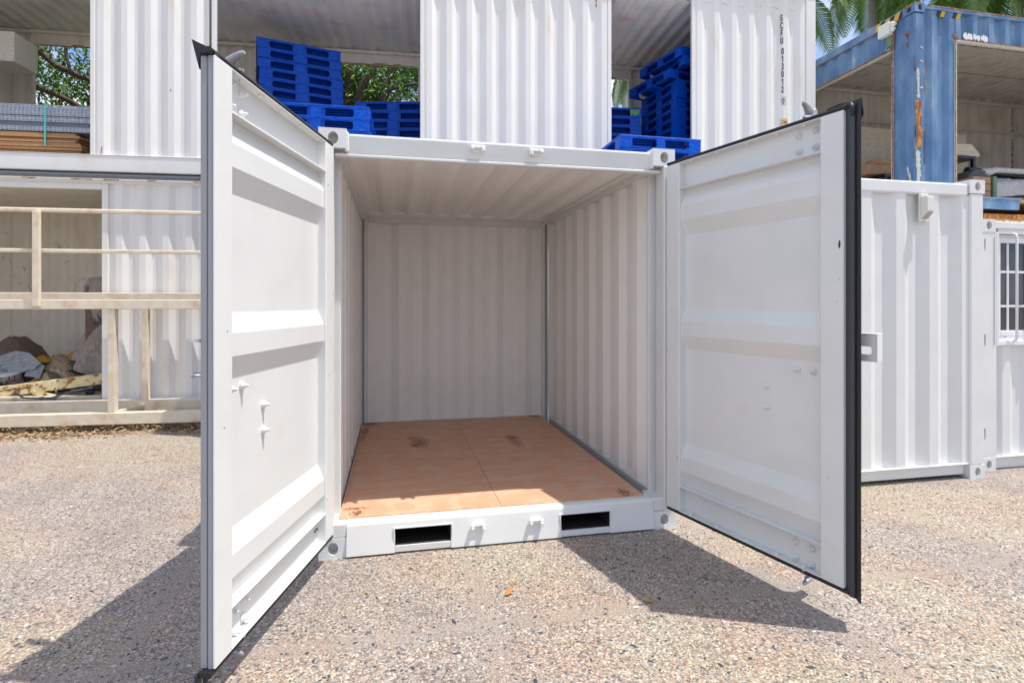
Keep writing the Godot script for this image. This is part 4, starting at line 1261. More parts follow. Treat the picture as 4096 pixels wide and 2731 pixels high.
	mb.ragged(V(-1.62, .40, -.194), V(-1.13, .462, -.207), dirb.cross(V(0, 0, 1)), .015, .018, V(0, 0, 1), rng, 20)
	for k in 9:
		var f := rng.randf_range(.45, .98)
		mb.blotch(V(-2.5, .28, -.20).lerp(V(-.22, .56, -.26), f) + V(0, rng.randf_range(-.055, .055), .0068), V(.02, 0, 0), V(0, .012, 0), V(0, 0, 1), rng, 10)
	tag(obj("rust_patch", mb, M.rust, bm), "", "", "", "stuff")
	for k in 5:
		mb = Mb.new()
		mb.t = Transform3D(Basis(Vector3.RIGHT, PI / 2), V(-2.5, .28, -.20).lerp(V(-.22, .56, -.26), .5 + k * .1) + V(0, .03, .006))
		mb.lathe([Vector2(.006, 0), Vector2(.005, .004), Vector2(0, .005)], 7)
		obj("bolt", mb, M.rust, bm)
	# grey jointed cable in front of it
	var jc := thing("cable", "grey jointed cable trailing in front of the yellow beam", "cable", FT)
	mb = Mb.new()
	var line := [V(-1.25, .405, -.10), V(-1.14, .345, -.08), V(-.98, .335, -.08), V(-.82, .335, -.08), V(-.70, .372, -.09), V(-.58, .415, -.1), V(-.36, .455, -.12)]
	mb.tube(line, [.011], 8)
	mb.tube([V(-.75, .355, -.085), V(-.78, .40, -.1), V(-.80, .44, -.13)], [.009], 7)
	mb.tube([V(-.9, .335, -.08), V(-.80, .315, -.075), V(-.76, .313, -.075)], [.009], 7)
	obj("core", mb, M.cable_grey, jc)
	for p in [[0, 1, .1], [2, 3, .3], [4, 5, .4], [4, 5, .95], [5, 6, .9]]:
		mb = Mb.new()
		var a: Vector3 = line[p[0]].lerp(line[p[1]], p[2])
		var dd: Vector3 = (line[p[1]] - line[p[0]]).normalized() * .03
		mb.tube([a - dd, a - dd * .6, a + dd * .6, a + dd], [.012, .019, .019, .012], 9)
		obj("joint", mb, M.cable_grey, jc)
	mb = Mb.new()
	mb.t = FT
	mb.bar(V(-1.9, .33, -.18), V(-.25, .33, -.14), .10, .035, Vector3.UP)
	tag(obj("plank", mb, M.pale_board), "pale plank on the bay floor under the jointed cable", "plank")
	mb = Mb.new()
	mb.t = FT
	mb.tube([V(-1.62, .31, -.06), V(-1.62, .44, -.07)], [.07], 16)
	tag(obj("wood_post_stub", mb, M.tan_cloth), "stub of a yellowish wooden post by the beam's left end", "wooden post")
	mb = Mb.new()
	mb.t = FT
	mb.tube([V(-.56, .36, -.33), V(-.48, .36, -.36)], [.05], 16)
	tag(obj("roller", mb, M.black_steel), "black roller behind the right end of the jointed cable", "roller")

# ---------------------------------------------------------------- the two white containers to the right
func build_right_containers() -> void:
	var m: Material = M.fresh_white
	var c := thing("shipping_container", "white container with a small vent box high on its corrugated end wall", "shipping container")
	var x0 := 3.09
	var x1 := 5.538
	var z1 := -.40
	var z0 := -3.39
	castings(c, x0, x1, 0, 2.62, z0, z1, m)
	part_box(c, "corner_post", V(x1 - .153, .118, z1 - .16), V(x1 - .006, 2.502, z1 - .004), m, .012)
	part_box(c, "corner_post", V(x0 + .006, .118, z1 - .16), V(x0 + .153, 2.502, z1 - .004), m, .012)
	part_box(c, "corner_post", V(x1 - .16, .118, z0 + .004), V(x1 - .006, 2.502, z0 + .16), m, .012)
	part_box(c, "corner_post", V(x0 + .006, .118, z0 + .004), V(x0 + .16, 2.502, z0 + .16), m, .012)
	var t := Mb.new()
	t.box(V(x0 + .163, 2.475, z1 - .08), V(x1 - .163, 2.583, z1 - .012), .012)
	t.box(V(x0 + .153, 2.483, z1 - .09), V(x0 + .1625, 2.59, z1 - .006), .003)
	obj("top_rail", t, m, c)
	var b := Mb.new()
	b.box(V(x0 + .163, .03, z1 - .09), V(x1 - .163, .128, z1 - .05), .004)
	b.box(V(x0 + .163, .1285, z1 - .10), V(x1 - .163, .136, z1 - .006), .002)
	obj("bottom_rail", b, m, c)
	part_corr(c, "end_wall", wall_z(x0 + .153, .137, z1 - .022), x1 - x0 - .306, 2.34, m, .345, .045, .0)
	part_corr(c, "end_wall", wall_back(x1 - .16, .137, z0 + .02), x1 - x0 - .32, 2.34, m, .345, .045)
	part_corr(c, "side_wall", wall_right(x1 - .02, .1, z1 - .162), 2.66, 2.42, m, .278, .036)
	part_corr(c, "side_wall", wall_left(x0 + .02, .1, z0 + .162), 2.66, 2.42, m, .278, .036)
	part_corr(c, "roof", roof_t(x0 + .1, 2.60, z1 - .09), x1 - x0 - .2, 2.8, m, .21, .02)
	part_box(c, "floor", V(x0 + .1, .10, z0 + .1), V(x1 - .1, .125, z1 - .11), M.timber, .003)
	# vent box
	var vb := Mb.new()
	vb.box(V(4.848, 2.236, z1 - .0215), V(4.945, 2.482, z1 - .013), .002)
	vb.t = Transform3D(Basis(V(0, 0, -1), V(0, 1, 0), V(1, 0, 0)), V(4.862, 0, z1 - .0125))
	vb.prism([Vector2(0, 2.262), Vector2(-.004, 2.262), Vector2(-.066, 2.318), Vector2(-.066, 2.44), Vector2(-.05, 2.448), Vector2(0, 2.448)], 0, .07)
	var v := obj("vent_box", vb, M.pale_plastic, c)
	for k in 6:
		vb = Mb.new()
		var f := (k + .6) / 6.5
		vb.t = Transform3D(Basis(), V(4.897, lerpf(2.262, 2.318, f) - .0015, z1 - .0125 + lerpf(.004, .066, f) + .0015))
		vb.bar(V(-.03, 0, 0), V(.03, 0, 0), .004, .002, V(0, .7, .7), .0005)
		obj("slat", vb, M.ink_grey, v)
	for p in [[4.868, 2.465], [4.915, 2.465], [4.897, 2.249]]:
		vb = Mb.new()
		vb.t = Transform3D(Basis(Vector3.RIGHT, PI / 2), V(p[0], p[1], z1 - .0128))
		vb.lathe([Vector2(.010, 0), Vector2(.009, .007), Vector2(.004, .011), Vector2(0, .012)], 8)
		obj("bolt", vb, M.pale_plastic, v)
	vb = Mb.new()
	vb.box(V(4.88, 2.335, z1 + .0535), V(4.915, 2.341, z1 + .0565), .001)
	obj("clip", vb, M.pale_plastic, v)
	# ---- office with a barred window
	var o := thing("site_office", "low white container office with a barred white window", "container office")
	x0 = 5.70
	x1 = 11.76
	z1 = -.55
	z0 = -2.99
	castings(o, x0, x1, 0, 2.31, z0, z1, m)
	var p := Mb.new()
	p.t = Transform3D(Basis(), V(x0 + .006, 0, z1 - .004))
	var cuts := [.118, .62, 1.64, 2.192]
	var ys := [.34, 1.20, 2.075]
	for k in 3:
		p.plate(0, .166, cuts[k], cuts[k + 1], .034, ys[k], .009, .052, .03, 8.0)
	p.box(V(0, .118, -.16), V(.166, 2.192, -.031), .004)
	p.box(V(.1665, 1.14, -.05), V(.2, 2.192, .0), .004)
	p.tube([V(.142, 1.16, .004), V(.142, 2.15, .004)], [.004], 6)
	obj("corner_post", p, m, o)
	part_box(o, "corner_post", V(x1 - .16, .118, z1 - .16), V(x1 - .006, 2.192, z1 - .004), m, .01)
	part_box(o, "corner_post", V(x1 - .16, .118, z0 + .004), V(x1 - .006, 2.192, z0 + .16), m, .01)
	part_box(o, "corner_post", V(x0 + .006, .118, z0 + .004), V(x0 + .16, 2.192, z0 + .16), m, .01)
	t = Mb.new()
	t.box(V(x0 + .163, 2.225, z1 - .08), V(x1 - .163, 2.292, z1 - .008), .006)
	t.box(V(x0 + .21, 2.18, z1 - .06), V(x1 - .163, 2.2245, z1 - .014), .004)
	obj("top_rail", t, m, o)
	part_box(o, "bottom_rail", V(x0 + .176, .002, z1 - .09), V(x1 - .163, .115, z1 - .045), m, .004)
	part_box(o, "bottom_rail", V(x0 + .176, .1155, z1 - .10), V(x1 - .163, .124, z1 - .004), m, .002)
	part_corr(o, "side_wall", wall_z(x0 + .176, .125, z1 - .03), 1.9, 1.02, m, .345, .04, .1)
	part_corr(o, "side_wall", wall_z(x0 + 2.08, .125, z1 - .03), x1 - x0 - 2.25, 2.05, m, .345, .04, .1)
	part_corr(o, "end_wall", wall_left(x0 + .03, .11, z0 + .165), 2.1, 2.08, m)
	part_corr(o, "end_wall", wall_right(x1 - .03, .11, z1 - .165), 2.1, 2.08, m)
	part_corr(o, "rear_wall", wall_back(x1 - .16, .11, z0 + .02), x1 - x0 - .32, 2.1, m)
	part_box(o, "roof", V(x0 + .1, 2.26, z0 + .1), V(x1 - .1, 2.275, z1 - .09), m, .004)
	part_box(o, "floor", V(x0 + .1, .08, z0 + .1), V(x1 - .1, .11, z1 - .11), M.timber, .004)
	# the window
	var w := Mb.new()
	var wx0 := 5.925
	var wx1 := 7.78
	for e in [[wx0, wx0 + .055, 1.235, 2.15], [wx1 - .055, wx1, 1.235, 2.15], [wx0 + .0555, wx1 - .0555, 1.235, 1.283], [wx0 + .0555, wx1 - .0555, 2.10, 2.15]]:
		w.box(V(e[0], e[2], z1 - .085), V(e[1], e[3], z1 - .045), .006)
	for x in [6.075, 6.33, 6.60, 6.86, 7.12, 7.4]:
		w.box(V(x, 1.2835, z1 - .079), V(x + .022, 2.0995, z1 - .060), .003)
	for y in [1.50, 1.82]:
		w.box(V(wx0 + .056, y, z1 - .0785), V(wx1 - .056, y + .020, z1 - .0605), .003)
	w.box(V(wx0 - .03, 1.148, z1 - .10), V(wx1 + .03, 1.192, z1 - .006), .005)
	w.box(V(wx0 - .02, 1.1925, z1 - .10), V(wx1 + .02, 1.2345, z1 - .05), .004)
	w.box(V(wx0 - .02, 2.1505, z1 - .10), V(wx1 + .02, 2.1795, z1 - .06), .003)
	var wn := obj("window", w, M.upvc_white, o)
	part_box(wn, "pane", V(wx0 + .05, 1.28, z1 - .0745), V(wx1 - .05, 2.105, z1 - .0705), M.window_glass, .001)
	part_box(wn, "drain_slot", V(6.02, 1.222, z1 - .0505), V(6.05, 1.228, z1 - .0492), M.hole_dark, .001)
	for x in [6.075, 6.42, 6.77, 7.12, 7.47]:
		w = Mb.new()
		w.tube([V(x, 2.185, z1 - .02), V(x, 2.175, z1 + .012), V(x, 2.15, z1 + .022), V(x, 1.22, z1 + .022), V(x, 1.195, z1 + .012), V(x, 1.185, z1 - .012)], [.011], 10)
		obj("window_bar", w, m, wn)

# ---------------------------------------------------------------- blue container on top of a yellow one
func build_blue_container() -> void:
	var m: Material = M.blue_paint
	var x0 := 7.1
	var x1 := 13.2
	var y0 := 2.80
	var y1 := 5.47
	var z1 := -2.47
	var z0 := -4.91
	var c := thing("shipping_container", "rusty blue container cut open on its end and side, standing above the others", "shipping container")
	castings(c, x0, x1, y0, y1, z0, z1, M.blue_paint)
	# corner post, front left: rounded, and the panel strips left beside the openings
	var p := Mb.new()
	p.box(V(x0 + .006, y0 + .118, z1 - .165), V(x0 + .161, y1 - .118, z1 - .006), .02)
	p.box(V(x0 + .03, y0 + .15, z1 - .36), V(x0 + .05, y1 - .118, z1 - .1655), .003)
	obj("corner_post", p, m, c)
	for e in [[x1 - .16, x1 - .006, z1 - .16, z1 - .006], [x1 - .16, x1 - .006, z0 + .006, z0 + .16], [x0 + .006, x0 + .16, z0 + .006, z0 + .16]]:
		part_box(c, "corner_post", V(e[0], y0 + .118, e[2]), V(e[1], y1 - .118, e[3]), m, .015)
	part_corr(c, "side_panel", wall_z(x0 + .161, y0 + .15, z1 - .022), .50, y1 - y0 - .21, m, .278, .036, -.14)
	part_box(c, "jamb", V(x0 + .661, y0 + .15, z1 - .06), V(x0 + .70, 5.05, z1 - .012), M.bare_metal_paint, .004)
	part_corr(c, "side_panel", wall_z(x0 + .661, 5.052, z1 - .022), x1 - x0 - .83, y1 - 5.11, m, .278, .036, .03)
	part_corr(c, "side_panel", wall_z(12.4, y0 + .15, z1 - .022), .63, 2.1, m, .278, .036)
	part_box(c, "trim", V(x0 + .70, 5.022, z1 - .06), V(12.4, 5.0515, z1 - .010), M.bare_metal_paint, .006)
	part_box(c, "top_rail", V(x0 + .163, y1 - .058, z1 - .06), V(x1 - .163, y1 - .008, z1 - .008), m, .006)
	var br := Mb.new()
	br.box(V(x0 + .163, y0 + .02, z1 - .06), V(8.86, y0 + .15, z1 - .012), .005)
	br.box(V(x0 + .163, y0 + .1505, z1 - .09), V(8.9, y0 + .175, z1 - .004), .004)
	br.box(V(9.2, y0 + .02, z1 - .06), V(x1 - .163, y0 + .15, z1 - .012), .005)
	obj("bottom_rail", br, m, c)
	# end wall: narrow strip by the post, band above the opening
	part_corr(c, "end_panel", wall_left(x0 + .022, y0 + .15, z1 - .335), .175, y1 - y0 - .27, m, .278, .036, -.10)
	part_corr(c, "end_panel", wall_left(x0 + .022, 5.0, -4.74), 1.93, .345, m, .24, .036, .03)
	part_box(c, "top_rail", V(x0 + .008, y1 - .125, z0 + .178), V(x0 + .08, y1 - .008, z1 - .1785), m, .008)
	part_box(c, "trim", V(x0 + .01, 4.968, -4.74), V(x0 + .06, 4.9995, z1 - .3365), M.bare_metal_paint, .006)
	part_box(c, "jamb", V(x0 + .008, y0 + .15, z1 - .362), V(x0 + .06, 4.967, z1 - .3365), M.bare_metal_paint, .004)
	part_box(c, "bottom_rail", V(x0 + .008, y0 + .02, z0 + .178), V(x0 + .06, y0 + .15, z1 - .1785), m, .006)
	# far walls, roof and floor
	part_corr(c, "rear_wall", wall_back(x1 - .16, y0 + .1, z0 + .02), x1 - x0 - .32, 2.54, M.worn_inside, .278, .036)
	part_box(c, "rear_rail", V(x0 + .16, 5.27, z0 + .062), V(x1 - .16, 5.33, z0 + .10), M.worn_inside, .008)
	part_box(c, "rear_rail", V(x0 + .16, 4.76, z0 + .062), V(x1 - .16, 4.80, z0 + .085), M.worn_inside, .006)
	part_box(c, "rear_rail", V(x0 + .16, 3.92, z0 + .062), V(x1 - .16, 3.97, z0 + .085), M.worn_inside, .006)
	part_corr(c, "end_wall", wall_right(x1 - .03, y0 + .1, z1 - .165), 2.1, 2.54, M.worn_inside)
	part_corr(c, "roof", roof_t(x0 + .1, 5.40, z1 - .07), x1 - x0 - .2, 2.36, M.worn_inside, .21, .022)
	part_box(c, "floor", V(x0 + .1, y0 + .14, z0 + .1), V(x1 - .1, y0 + .172, z1 - .095), M.timber, .004)
	var rs := Mb.new()
	for z in [-3.15, -3.95]:
		rs.ragged(V(x0 + .2, 5.374, z), V(x1 - .2, 5.374, z), V(0, 0, 1), .012, .012, Vector3.DOWN, rng, 120)
	tag(obj("rust_seam", rs, M.rust, c), "", "", "", "stuff")
	# rust: along the cut edges, streaks on the post
	var r := Mb.new()
	r.ragged(V(x0 + .001, 4.99, z1 - .345), V(x0 + .001, y0 + .2, z1 - .33), V(0, 0, 1), .020, .008, Vector3.LEFT, rng, 60)
	r.ragged(V(x0 - .001, 5.22, z1 - .325), V(x0 - .001, 4.98, z1 - .335), V(0, 0, 1), .035, .04, Vector3.LEFT, rng, 14)
	r.ragged(V(x0 + .666, 5.06, z1 - .0105), V(x0 + .672, y0 + .2, z1 - .0105), Vector3.RIGHT, .014, .006, V(0, 0, 1), rng, 60)
	r.ragged(V(x0 + .62, 5.10, z1 - .008), V(x0 + .72, 5.05, z1 - .008), Vector3.UP, .05, .02, V(0, 0, 1), rng, 10)
	r.ragged(V(x0 + .75, 5.05, z1 - .008), V(12.3, 5.05, z1 - .008), Vector3.UP, .018, .003, V(0, 0, 1), rng, 110)
	r.ragged(V(x0 + .2, y1 - .008, z1 - .006), V(x1 - .2, y1 - .008, z1 - .006), Vector3.UP, .003, .016, V(0, 0, 1), rng, 160)
	r.ragged(V(x0 + .006, 4.975, -4.7), V(x0 + .006, 4.99, z1 - .36), Vector3.UP, .03, .004, Vector3.LEFT, rng, 60)
	r.ragged(V(x0 + .003, y1 - .125, z0 + .2), V(x0 + .003, y1 - .125, z1 - .2), Vector3.UP, .006, .010, Vector3.LEFT, rng, 60)
	r.blotch(V(x0 + .003, 5.10, z1 - .11), V(0, 0, .035), V(0, .045, 0), Vector3.LEFT, rng)
	r.ragged(V(x0 + .003, 5.09, z1 - .11), V(x0 + .003, 4.9, z1 - .115), V(0, 0, 1), .014, .012, Vector3.LEFT, rng)
	tag(obj("rust_patch", r, M.rust, c), "", "", "", "stuff")
	r = Mb.new()
	r.ragged(V(x0 + .055, 4.20, z1 - .004), V(x0 + .065, 3.55, z1 - .004), Vector3.RIGHT, .075, .05, V(0, 0, 1), rng, 30)
	for k in 9:
		var yy := rng.randf_range(3.2, 5.3)
		r.ragged(V(x0 + .008, yy, z1 - .004), V(x0 + .01, yy + rng.randf_range(.04, .2), z1 - .004), Vector3.RIGHT, .012, .008, V(0, 0, 1), rng, 10)
		yy = rng.randf_range(3.1, 5.3)
		r.ragged(V(x0 + .164, yy, z1 - .016), V(x0 + .164, yy + rng.randf_range(.05, .5), z1 - .016), Vector3.RIGHT, .006, .006, V(0, 0, 1), rng, 12)
	r.ragged(V(x0 + .02, y1 - .002, z1 - .0), V(x0 + .15, y1 - .002, z1 + .0), Vector3.UP, .003, .016, V(0, 0, 1), rng, 12)
	r.ragged(V(x0 - .001, y1 - .005, z1 - .17), V(x0 - .001, y1 - .005, z1 - .01), Vector3.UP, .004, .03, Vector3.LEFT, rng, 12)
	tag(obj("rust_patch", r, M.rust_orange, c), "", "", "", "stuff")
	r = Mb.new()
	r.ragged(V(x0 + .05, 3.54, z1 - .0055), V(x0 + .06, y0 + .15, z1 - .0055), Vector3.RIGHT, .055, .045, V(0, 0, 1), rng, 20)
	r.ragged(V(x0 + .05, 4.62, z1 - .0055), V(x0 + .06, 4.22, z1 - .0055), Vector3.RIGHT, .03, .03, V(0, 0, 1), rng, 20)
	r.ragged(V(x0 + .0045, 3.35, z1 - .12), V(x0 + .0045, 3.05, z1 - .05), V(0, 0, 1), .04, .01, Vector3.LEFT, rng, 20)
	for k in 3:
		r.ragged(V(x0 + .09, [4.36, 4.72, 4.9][k], z1 - .0055), V(x0 + .14, [4.37, 4.70, 4.88][k], z1 - .0055), Vector3.UP, .016, .02, V(0, 0, 1), rng, 8)
	tag(obj("bare_patch", r, M.bare_metal_paint, c), "", "", "", "stuff")
	r = Mb.new()
	for e in [[7.90, 8.06], [8.07, 8.19], [8.2, 8.32]]:
		r.ragged(V(e[0], 5.11, z1 - .018), V(e[1], 5.10, z1 - .018), Vector3.UP, .065, .045, V(0, 0, 1), rng, 18)
	tag(obj("paper_remnant", r, M.white_plain, c), "", "", "", "stuff")
	# hazard stripes at both sides of the corner
	for k in 6:
		var hz := Mb.new()
		var mm: Material = M.hazard_yellow if k % 2 == 0 else M.hazard_black
		hz.t = Transform3D(Basis(V(0, 0, 1), V(0, 1, 0), V(-1, 0, 0)), V(x0 + .006, 0, 0))
		var s := -3.10 + k * .075
		hz.prism([Vector2(s, y1 - .115), Vector2(s + .075, y1 - .115), Vector2(s + .115, y1 - .02), Vector2(s + .04, y1 - .02)], 0, .0015)
		obj("hazard_stripe", hz, mm, c)
	for k in 6:
		var hz := Mb.new()
		var mm: Material = M.hazard_yellow if k % 2 == 1 else M.hazard_black
		hz.t = Transform3D(Basis(), V(0, 0, z1 - .0215 - (.036 if k == 2 or k == 3 else .0)))
		var s := 7.46 + k * .065
		hz.prism([Vector2(s, y1 - .135), Vector2(s + .06, y1 - .135), Vector2(s + .095, y1 - .06), Vector2(s + .035, y1 - .06)], 0, .0015)
		obj("hazard_stripe", hz, mm, c)
	# light fitting by the corner
	var lf := Mb.new()
	lf.box(V(x0 - .075, 5.20, -2.97), V(x0 + .004, 5.37, -2.79), .008)
	lf.box(V(x0 - .06, 5.22, -2.789), V(x0 - .01, 5.36, -2.745), .012)
	lf.tube([V(x0 - .035, 5.31, -2.76), V(x0 - .035, 5.31, -2.72)], [.03, .022], 12)
	lf.tube([V(x0 - .035, 5.25, -2.76), V(x0 - .035, 5.25, -2.73)], [.02, .014], 12)
	var fit := obj("floodlight_box", lf, M.pale_plastic, c)
	part_box(fit, "bracket", V(x0 - .01, 5.06, -2.90), V(x0 + .004, 5.199, -2.81), M.green_post, .003)
	lf = Mb.new()
	lf.tube([V(x0 - .02, 5.02, -2.82), V(x0 - .02, 5.0, -2.86), V(x0 - .02, 5.03, -2.89), V(x0 - .02, 5.06, -2.87)], [.008], 7)
	obj("hook", lf, M.galvanised, c)
	var lt := Node3D.new()
	lt.name = "lettering"
	c.add_child(lt, true)
	letters(lt, "SCFU 20669", V(12.02, 5.20, z0 + .060), .125, .10, .7, M.ink)
	# ---- yellow container that carries it
	var y := thing("shipping_container", "faded yellow container with a rusty top rail under the blue one", "shipping container")
	castings(y, x0, x1, .08, 2.775, z0, z1 - .03, M.yellow_steel)
	for e in [[x0 + .006, z1 - .19], [x1 - .16, z1 - .19], [x0 + .006, z0 + .006], [x1 - .16, z0 + .006]]:
		part_box(y, "corner_post", V(e[0], .198, e[1]), V(e[0] + .154, 2.657, e[1] + .154), M.yellow_steel, .01)
	part_box(y, "top_rail", V(x0 + .163, 2.69, z1 - .1), V(x1 - .163, 2.76, z1 - .035), M.rust_orange, .006)
	part_box(y, "bottom_rail", V(x0 + .163, .09, z1 - .1), V(x1 - .163, .23, z1 - .04), M.yellow_steel, .006)
	part_corr(y, "side_wall", wall_z(x0 + .161, .231, z1 - .05), x1 - x0 - .32, 2.458, M.yellow_steel, .278, .036)
	part_corr(y, "end_wall", wall_left(x0 + .02, .2, z0 + .165), 2.1, 2.5, M.yellow_steel)
	part_box(y, "roof", V(x0 + .1, 2.70, z0 + .1), V(x1 - .1, 2.72, z1 - .105), M.yellow_steel, .004)
	part_corr(y, "rear_wall", wall_back(x1 - .16, .2, z0 + .02), x1 - x0 - .32, 2.5, M.yellow_steel)
	build_blue_load(y0 + .172)

func build_blue_load(fl: float) -> void:
	var b := Mb.new()
	b.t = Transform3D(Basis(Vector3.RIGHT, -.06), V(0, fl, -4.50))
	b.box(V(8.05, .0, -.012), V(10.6, 1.62, .0), .003)
	b.box(V(8.05, 1.53, .0005), V(10.6, 1.534, .002), .0004)
	for x in [8.22, 8.62, 8.67, 9.3]:
		b.box(V(x, .02, .0005), V(x + .004, 1.52, .002), .0004)
	tag(obj("wall_board", b, M.pale_board), "large pale jointed wall board leaning at the back of the blue container", "wall board")
	for k in 2:
		var t := thing("work_table", ["black steel table under timbers behind the blue corner post", "black steel table carrying a pale board box in the blue container"][k], "table", Transform3D(), "black tables in the blue container")
		var e = [[7.70, 8.6, 3.50, -3.5, -4.1], [8.5, 9.44, 3.86, -3.52, -4.2]][k]
		part_box(t, "top", V(e[0], e[2] - .05, e[4]), V(e[1], e[2], e[3]), M.black_steel, .004)
		for p in [[e[0], e[3] - .05], [e[1] - .05, e[3] - .05], [e[0], e[4]], [e[1] - .05, e[4]]]:
			part_box(t, "leg", V(p[0], fl + .001, p[1]), V(p[0] + .05, e[2] - .0505, p[1] + .05), M.black_steel, .003)
	for e in [[V(7.52, 3.585, -3.72), V(8.7, 3.59, -3.74), .26, .16, "thick brown timber lying lowest on the black table"], [V(7.66, 3.715, -3.66), V(8.7, 3.72, -3.66), .09, .09, "shorter pale timber on the near edge of the thick one"], [V(7.70, 3.72, -3.80), V(8.7, 3.715, -3.82), .12, .10, "split dark timber on the far edge of the thick one"]]:
		b = Mb.new()
		b.bar(e[0], e[1], e[2], e[3], Vector3.UP, .012)
		tag(obj("timber", b, M.timber), e[4], "timber")
	b = Mb.new()
	b.t = Transform3D(Basis(Vector3.UP, -.1), V(9.15, 3.862, -3.85))
	b.prism([Vector2(-.5, 0), Vector2(.40, 0), Vector2(.46, .03), Vector2(.30, .20), Vector2(-.5, .19)], -.25, .25)
	tag(obj("cardboard_box", b, M.pale_board), "pale crushed board box on the black table", "box")
	b = Mb.new()
	b.bar(V(8.62, 3.68, -3.7), V(9.3, 3.70, -3.75), .12, .04)
	b.bar(V(8.85, 3.02, -3.9), V(9.1, 3.66, -3.9), .05, .12)
	tag(obj("plank", b, M.timber), "brown planks stored under the black table with the box", "planks", "", "stuff")
	for k in 4:
		b = Mb.new()
		b.box(V(8.66 + k * .01, fl + .001 + k * .105, -3.45), V(9.01, fl + .10 + k * .105, -2.97), .006)
		tag(obj("wood_block", b, M.timber), "dark wood block, %s in the pile beside the green post" % ["lowest", "second from the floor", "third from the floor", "uppermost"][k], "wood block", "wood blocks beside the green post")
	b = Mb.new()
	b.box(V(9.035, fl + .001, -3.02), V(9.10, 3.40, -2.95), .006)
	tag(obj("post", b, M.green_post), "green wooden post beside the stacked dark wood blocks", "post")
	var fn := FastNoiseLite.new()
	fn.frequency = 1.0
	b = Mb.new()
	b.grid(36, 24, func(u: float, v: float) -> Vector3:
		var x := lerpf(9.11, 10.9, u)
		var a := v * PI * 1.1
		var n := fn.get_noise_2d(u * 14, v * 8) * .05
		return V(x + n, 3.19 + .03 * sin(u * 5) + sin(a) * (.2 + n + .05 * u) - (.12 if a > PI else 0.0) * 1.0 - (.10 * (1 - u) if v < .1 else 0.0), -3.25 + cos(a) * (.28 + n)))
	tag(obj("tarp_bundle", b, M.silver_tarp), "crumpled silver grey tarpaulin bundle right of the green post", "tarpaulin")
	b = Mb.new()
	b.box(V(9.11, fl + .001, -3.5), V(10.9, 3.12, -2.995), .01)
	tag(obj("wood_crate", b, M.timber), "dark wooden crate under the silver tarpaulin bundle", "crate")
	b = Mb.new()
	b.tube([V(9.02, 3.50, -3.12), V(9.12, 3.49, -3.10), V(9.3, 3.54, -3.12), V(11.2, 3.57, -3.2)], [.045, .062, .042, .042], 12)
	tag(obj("rolled_sheet", b, M.silver_tarp), "rolled grey sheet lying along the top of the tarpaulin bundle", "rolled sheet")
	b = Mb.new()
	b.tube([V(8.92, 3.55, -3.25), V(11.2, 3.46, -3.28)], [.05], 12)
	tag(obj("pipe", b, M.black_steel), "black pipe beneath the rolled grey sheet", "pipe")
	b = Mb.new()
	b.t = Transform3D(Basis(), V(0, 0, -3.25))
	b.prism([Vector2(8.68, 3.395), Vector2(9.0, 3.395), Vector2(9.02, 3.50), Vector2(8.83, 3.51)], -.15, .2)
	tag(obj("plastic_bag", b, M.rubber_grey), "dark grey plastic wrap beside the rolled grey sheet", "plastic wrap")

# ---------------------------------------------------------------- trees
const LIMBS_A := [
	[0.075, [Vector3(-6.3, 6.25, -8.4), Vector3(-5.81, 6.05, -7.7), Vector3(-5.56, 5.93, -7.6), Vector3(-5.29, 5.67, -7.6), Vector3(-4.93, 5.54, -7.7), Vector3(-4.3, 5.4, -8.1)]],
	[0.07, [Vector3(-6.2, 5.6, -8.6), Vector3(-5.76, 5.35, -7.7), Vector3(-5.49, 5.25, -7.6), Vector3(-5.29, 5.17, -7.6), Vector3(-5.08, 5.07, -7.6), Vector3(-4.5, 4.7, -8.2)]],
	[0.03, [Vector3(-5.19, 6.4, -7.7), Vector3(-5.14, 5.88, -7.6), Vector3(-5.08, 5.53, -7.65)]]]
const LIMBS_B := [
	[0.105, [Vector3(-0.6, 0, -9), Vector3(-0.5, 2.5, -8.4), Vector3(-0.3, 4.6, -7.8), Vector3(-0.22, 5.5, -7.6), Vector3(-0.12, 5.78, -7.6), Vector3(0.05, 6.05, -7.6), Vector3(0.26, 6.4, -7.7)]],
	[0.1, [Vector3(0.1, 0, -9.1), Vector3(0.1, 2.5, -8.4), Vector3(0.17, 4.6, -7.8), Vector3(0.23, 5.54, -7.6), Vector3(0.31, 5.88, -7.6), Vector3(0.44, 6.1, -7.6), Vector3(0.66, 6.5, -7.8)]],
	[0.04, [Vector3(0.24, 5.5, -7.62), Vector3(0.4, 5.72, -7.6), Vector3(0.62, 5.8, -7.6), Vector3(1.02, 5.91, -7.6), Vector3(1.5, 6, -7.9)]],
	[0.06, [Vector3(-0.48, 5.3, -7.9), Vector3(-0.42, 5.92, -7.8), Vector3(-0.38, 6.5, -7.9)]]]

func leaf_mesh(l: float, w: float) -> ArrayMesh:
	var st := SurfaceTool.new()
	st.begin(Mesh.PRIMITIVE_TRIANGLES)
	st.set_smooth_group(-1)
	var pts := [V(0, 0, 0), V(-w, -.1 * l, l * .45), V(0, .02 * l, l * .45), V(w, -.1 * l, l * .45), V(0, -.18 * l, l)]
	for t in [[0, 1, 2], [0, 2, 3], [1, 4, 2], [2, 4, 3]]:
		for k in t:
			st.set_uv(Vector2.ZERO)
			st.add_vertex(pts[k])
	st.generate_normals()
	return st.commit()

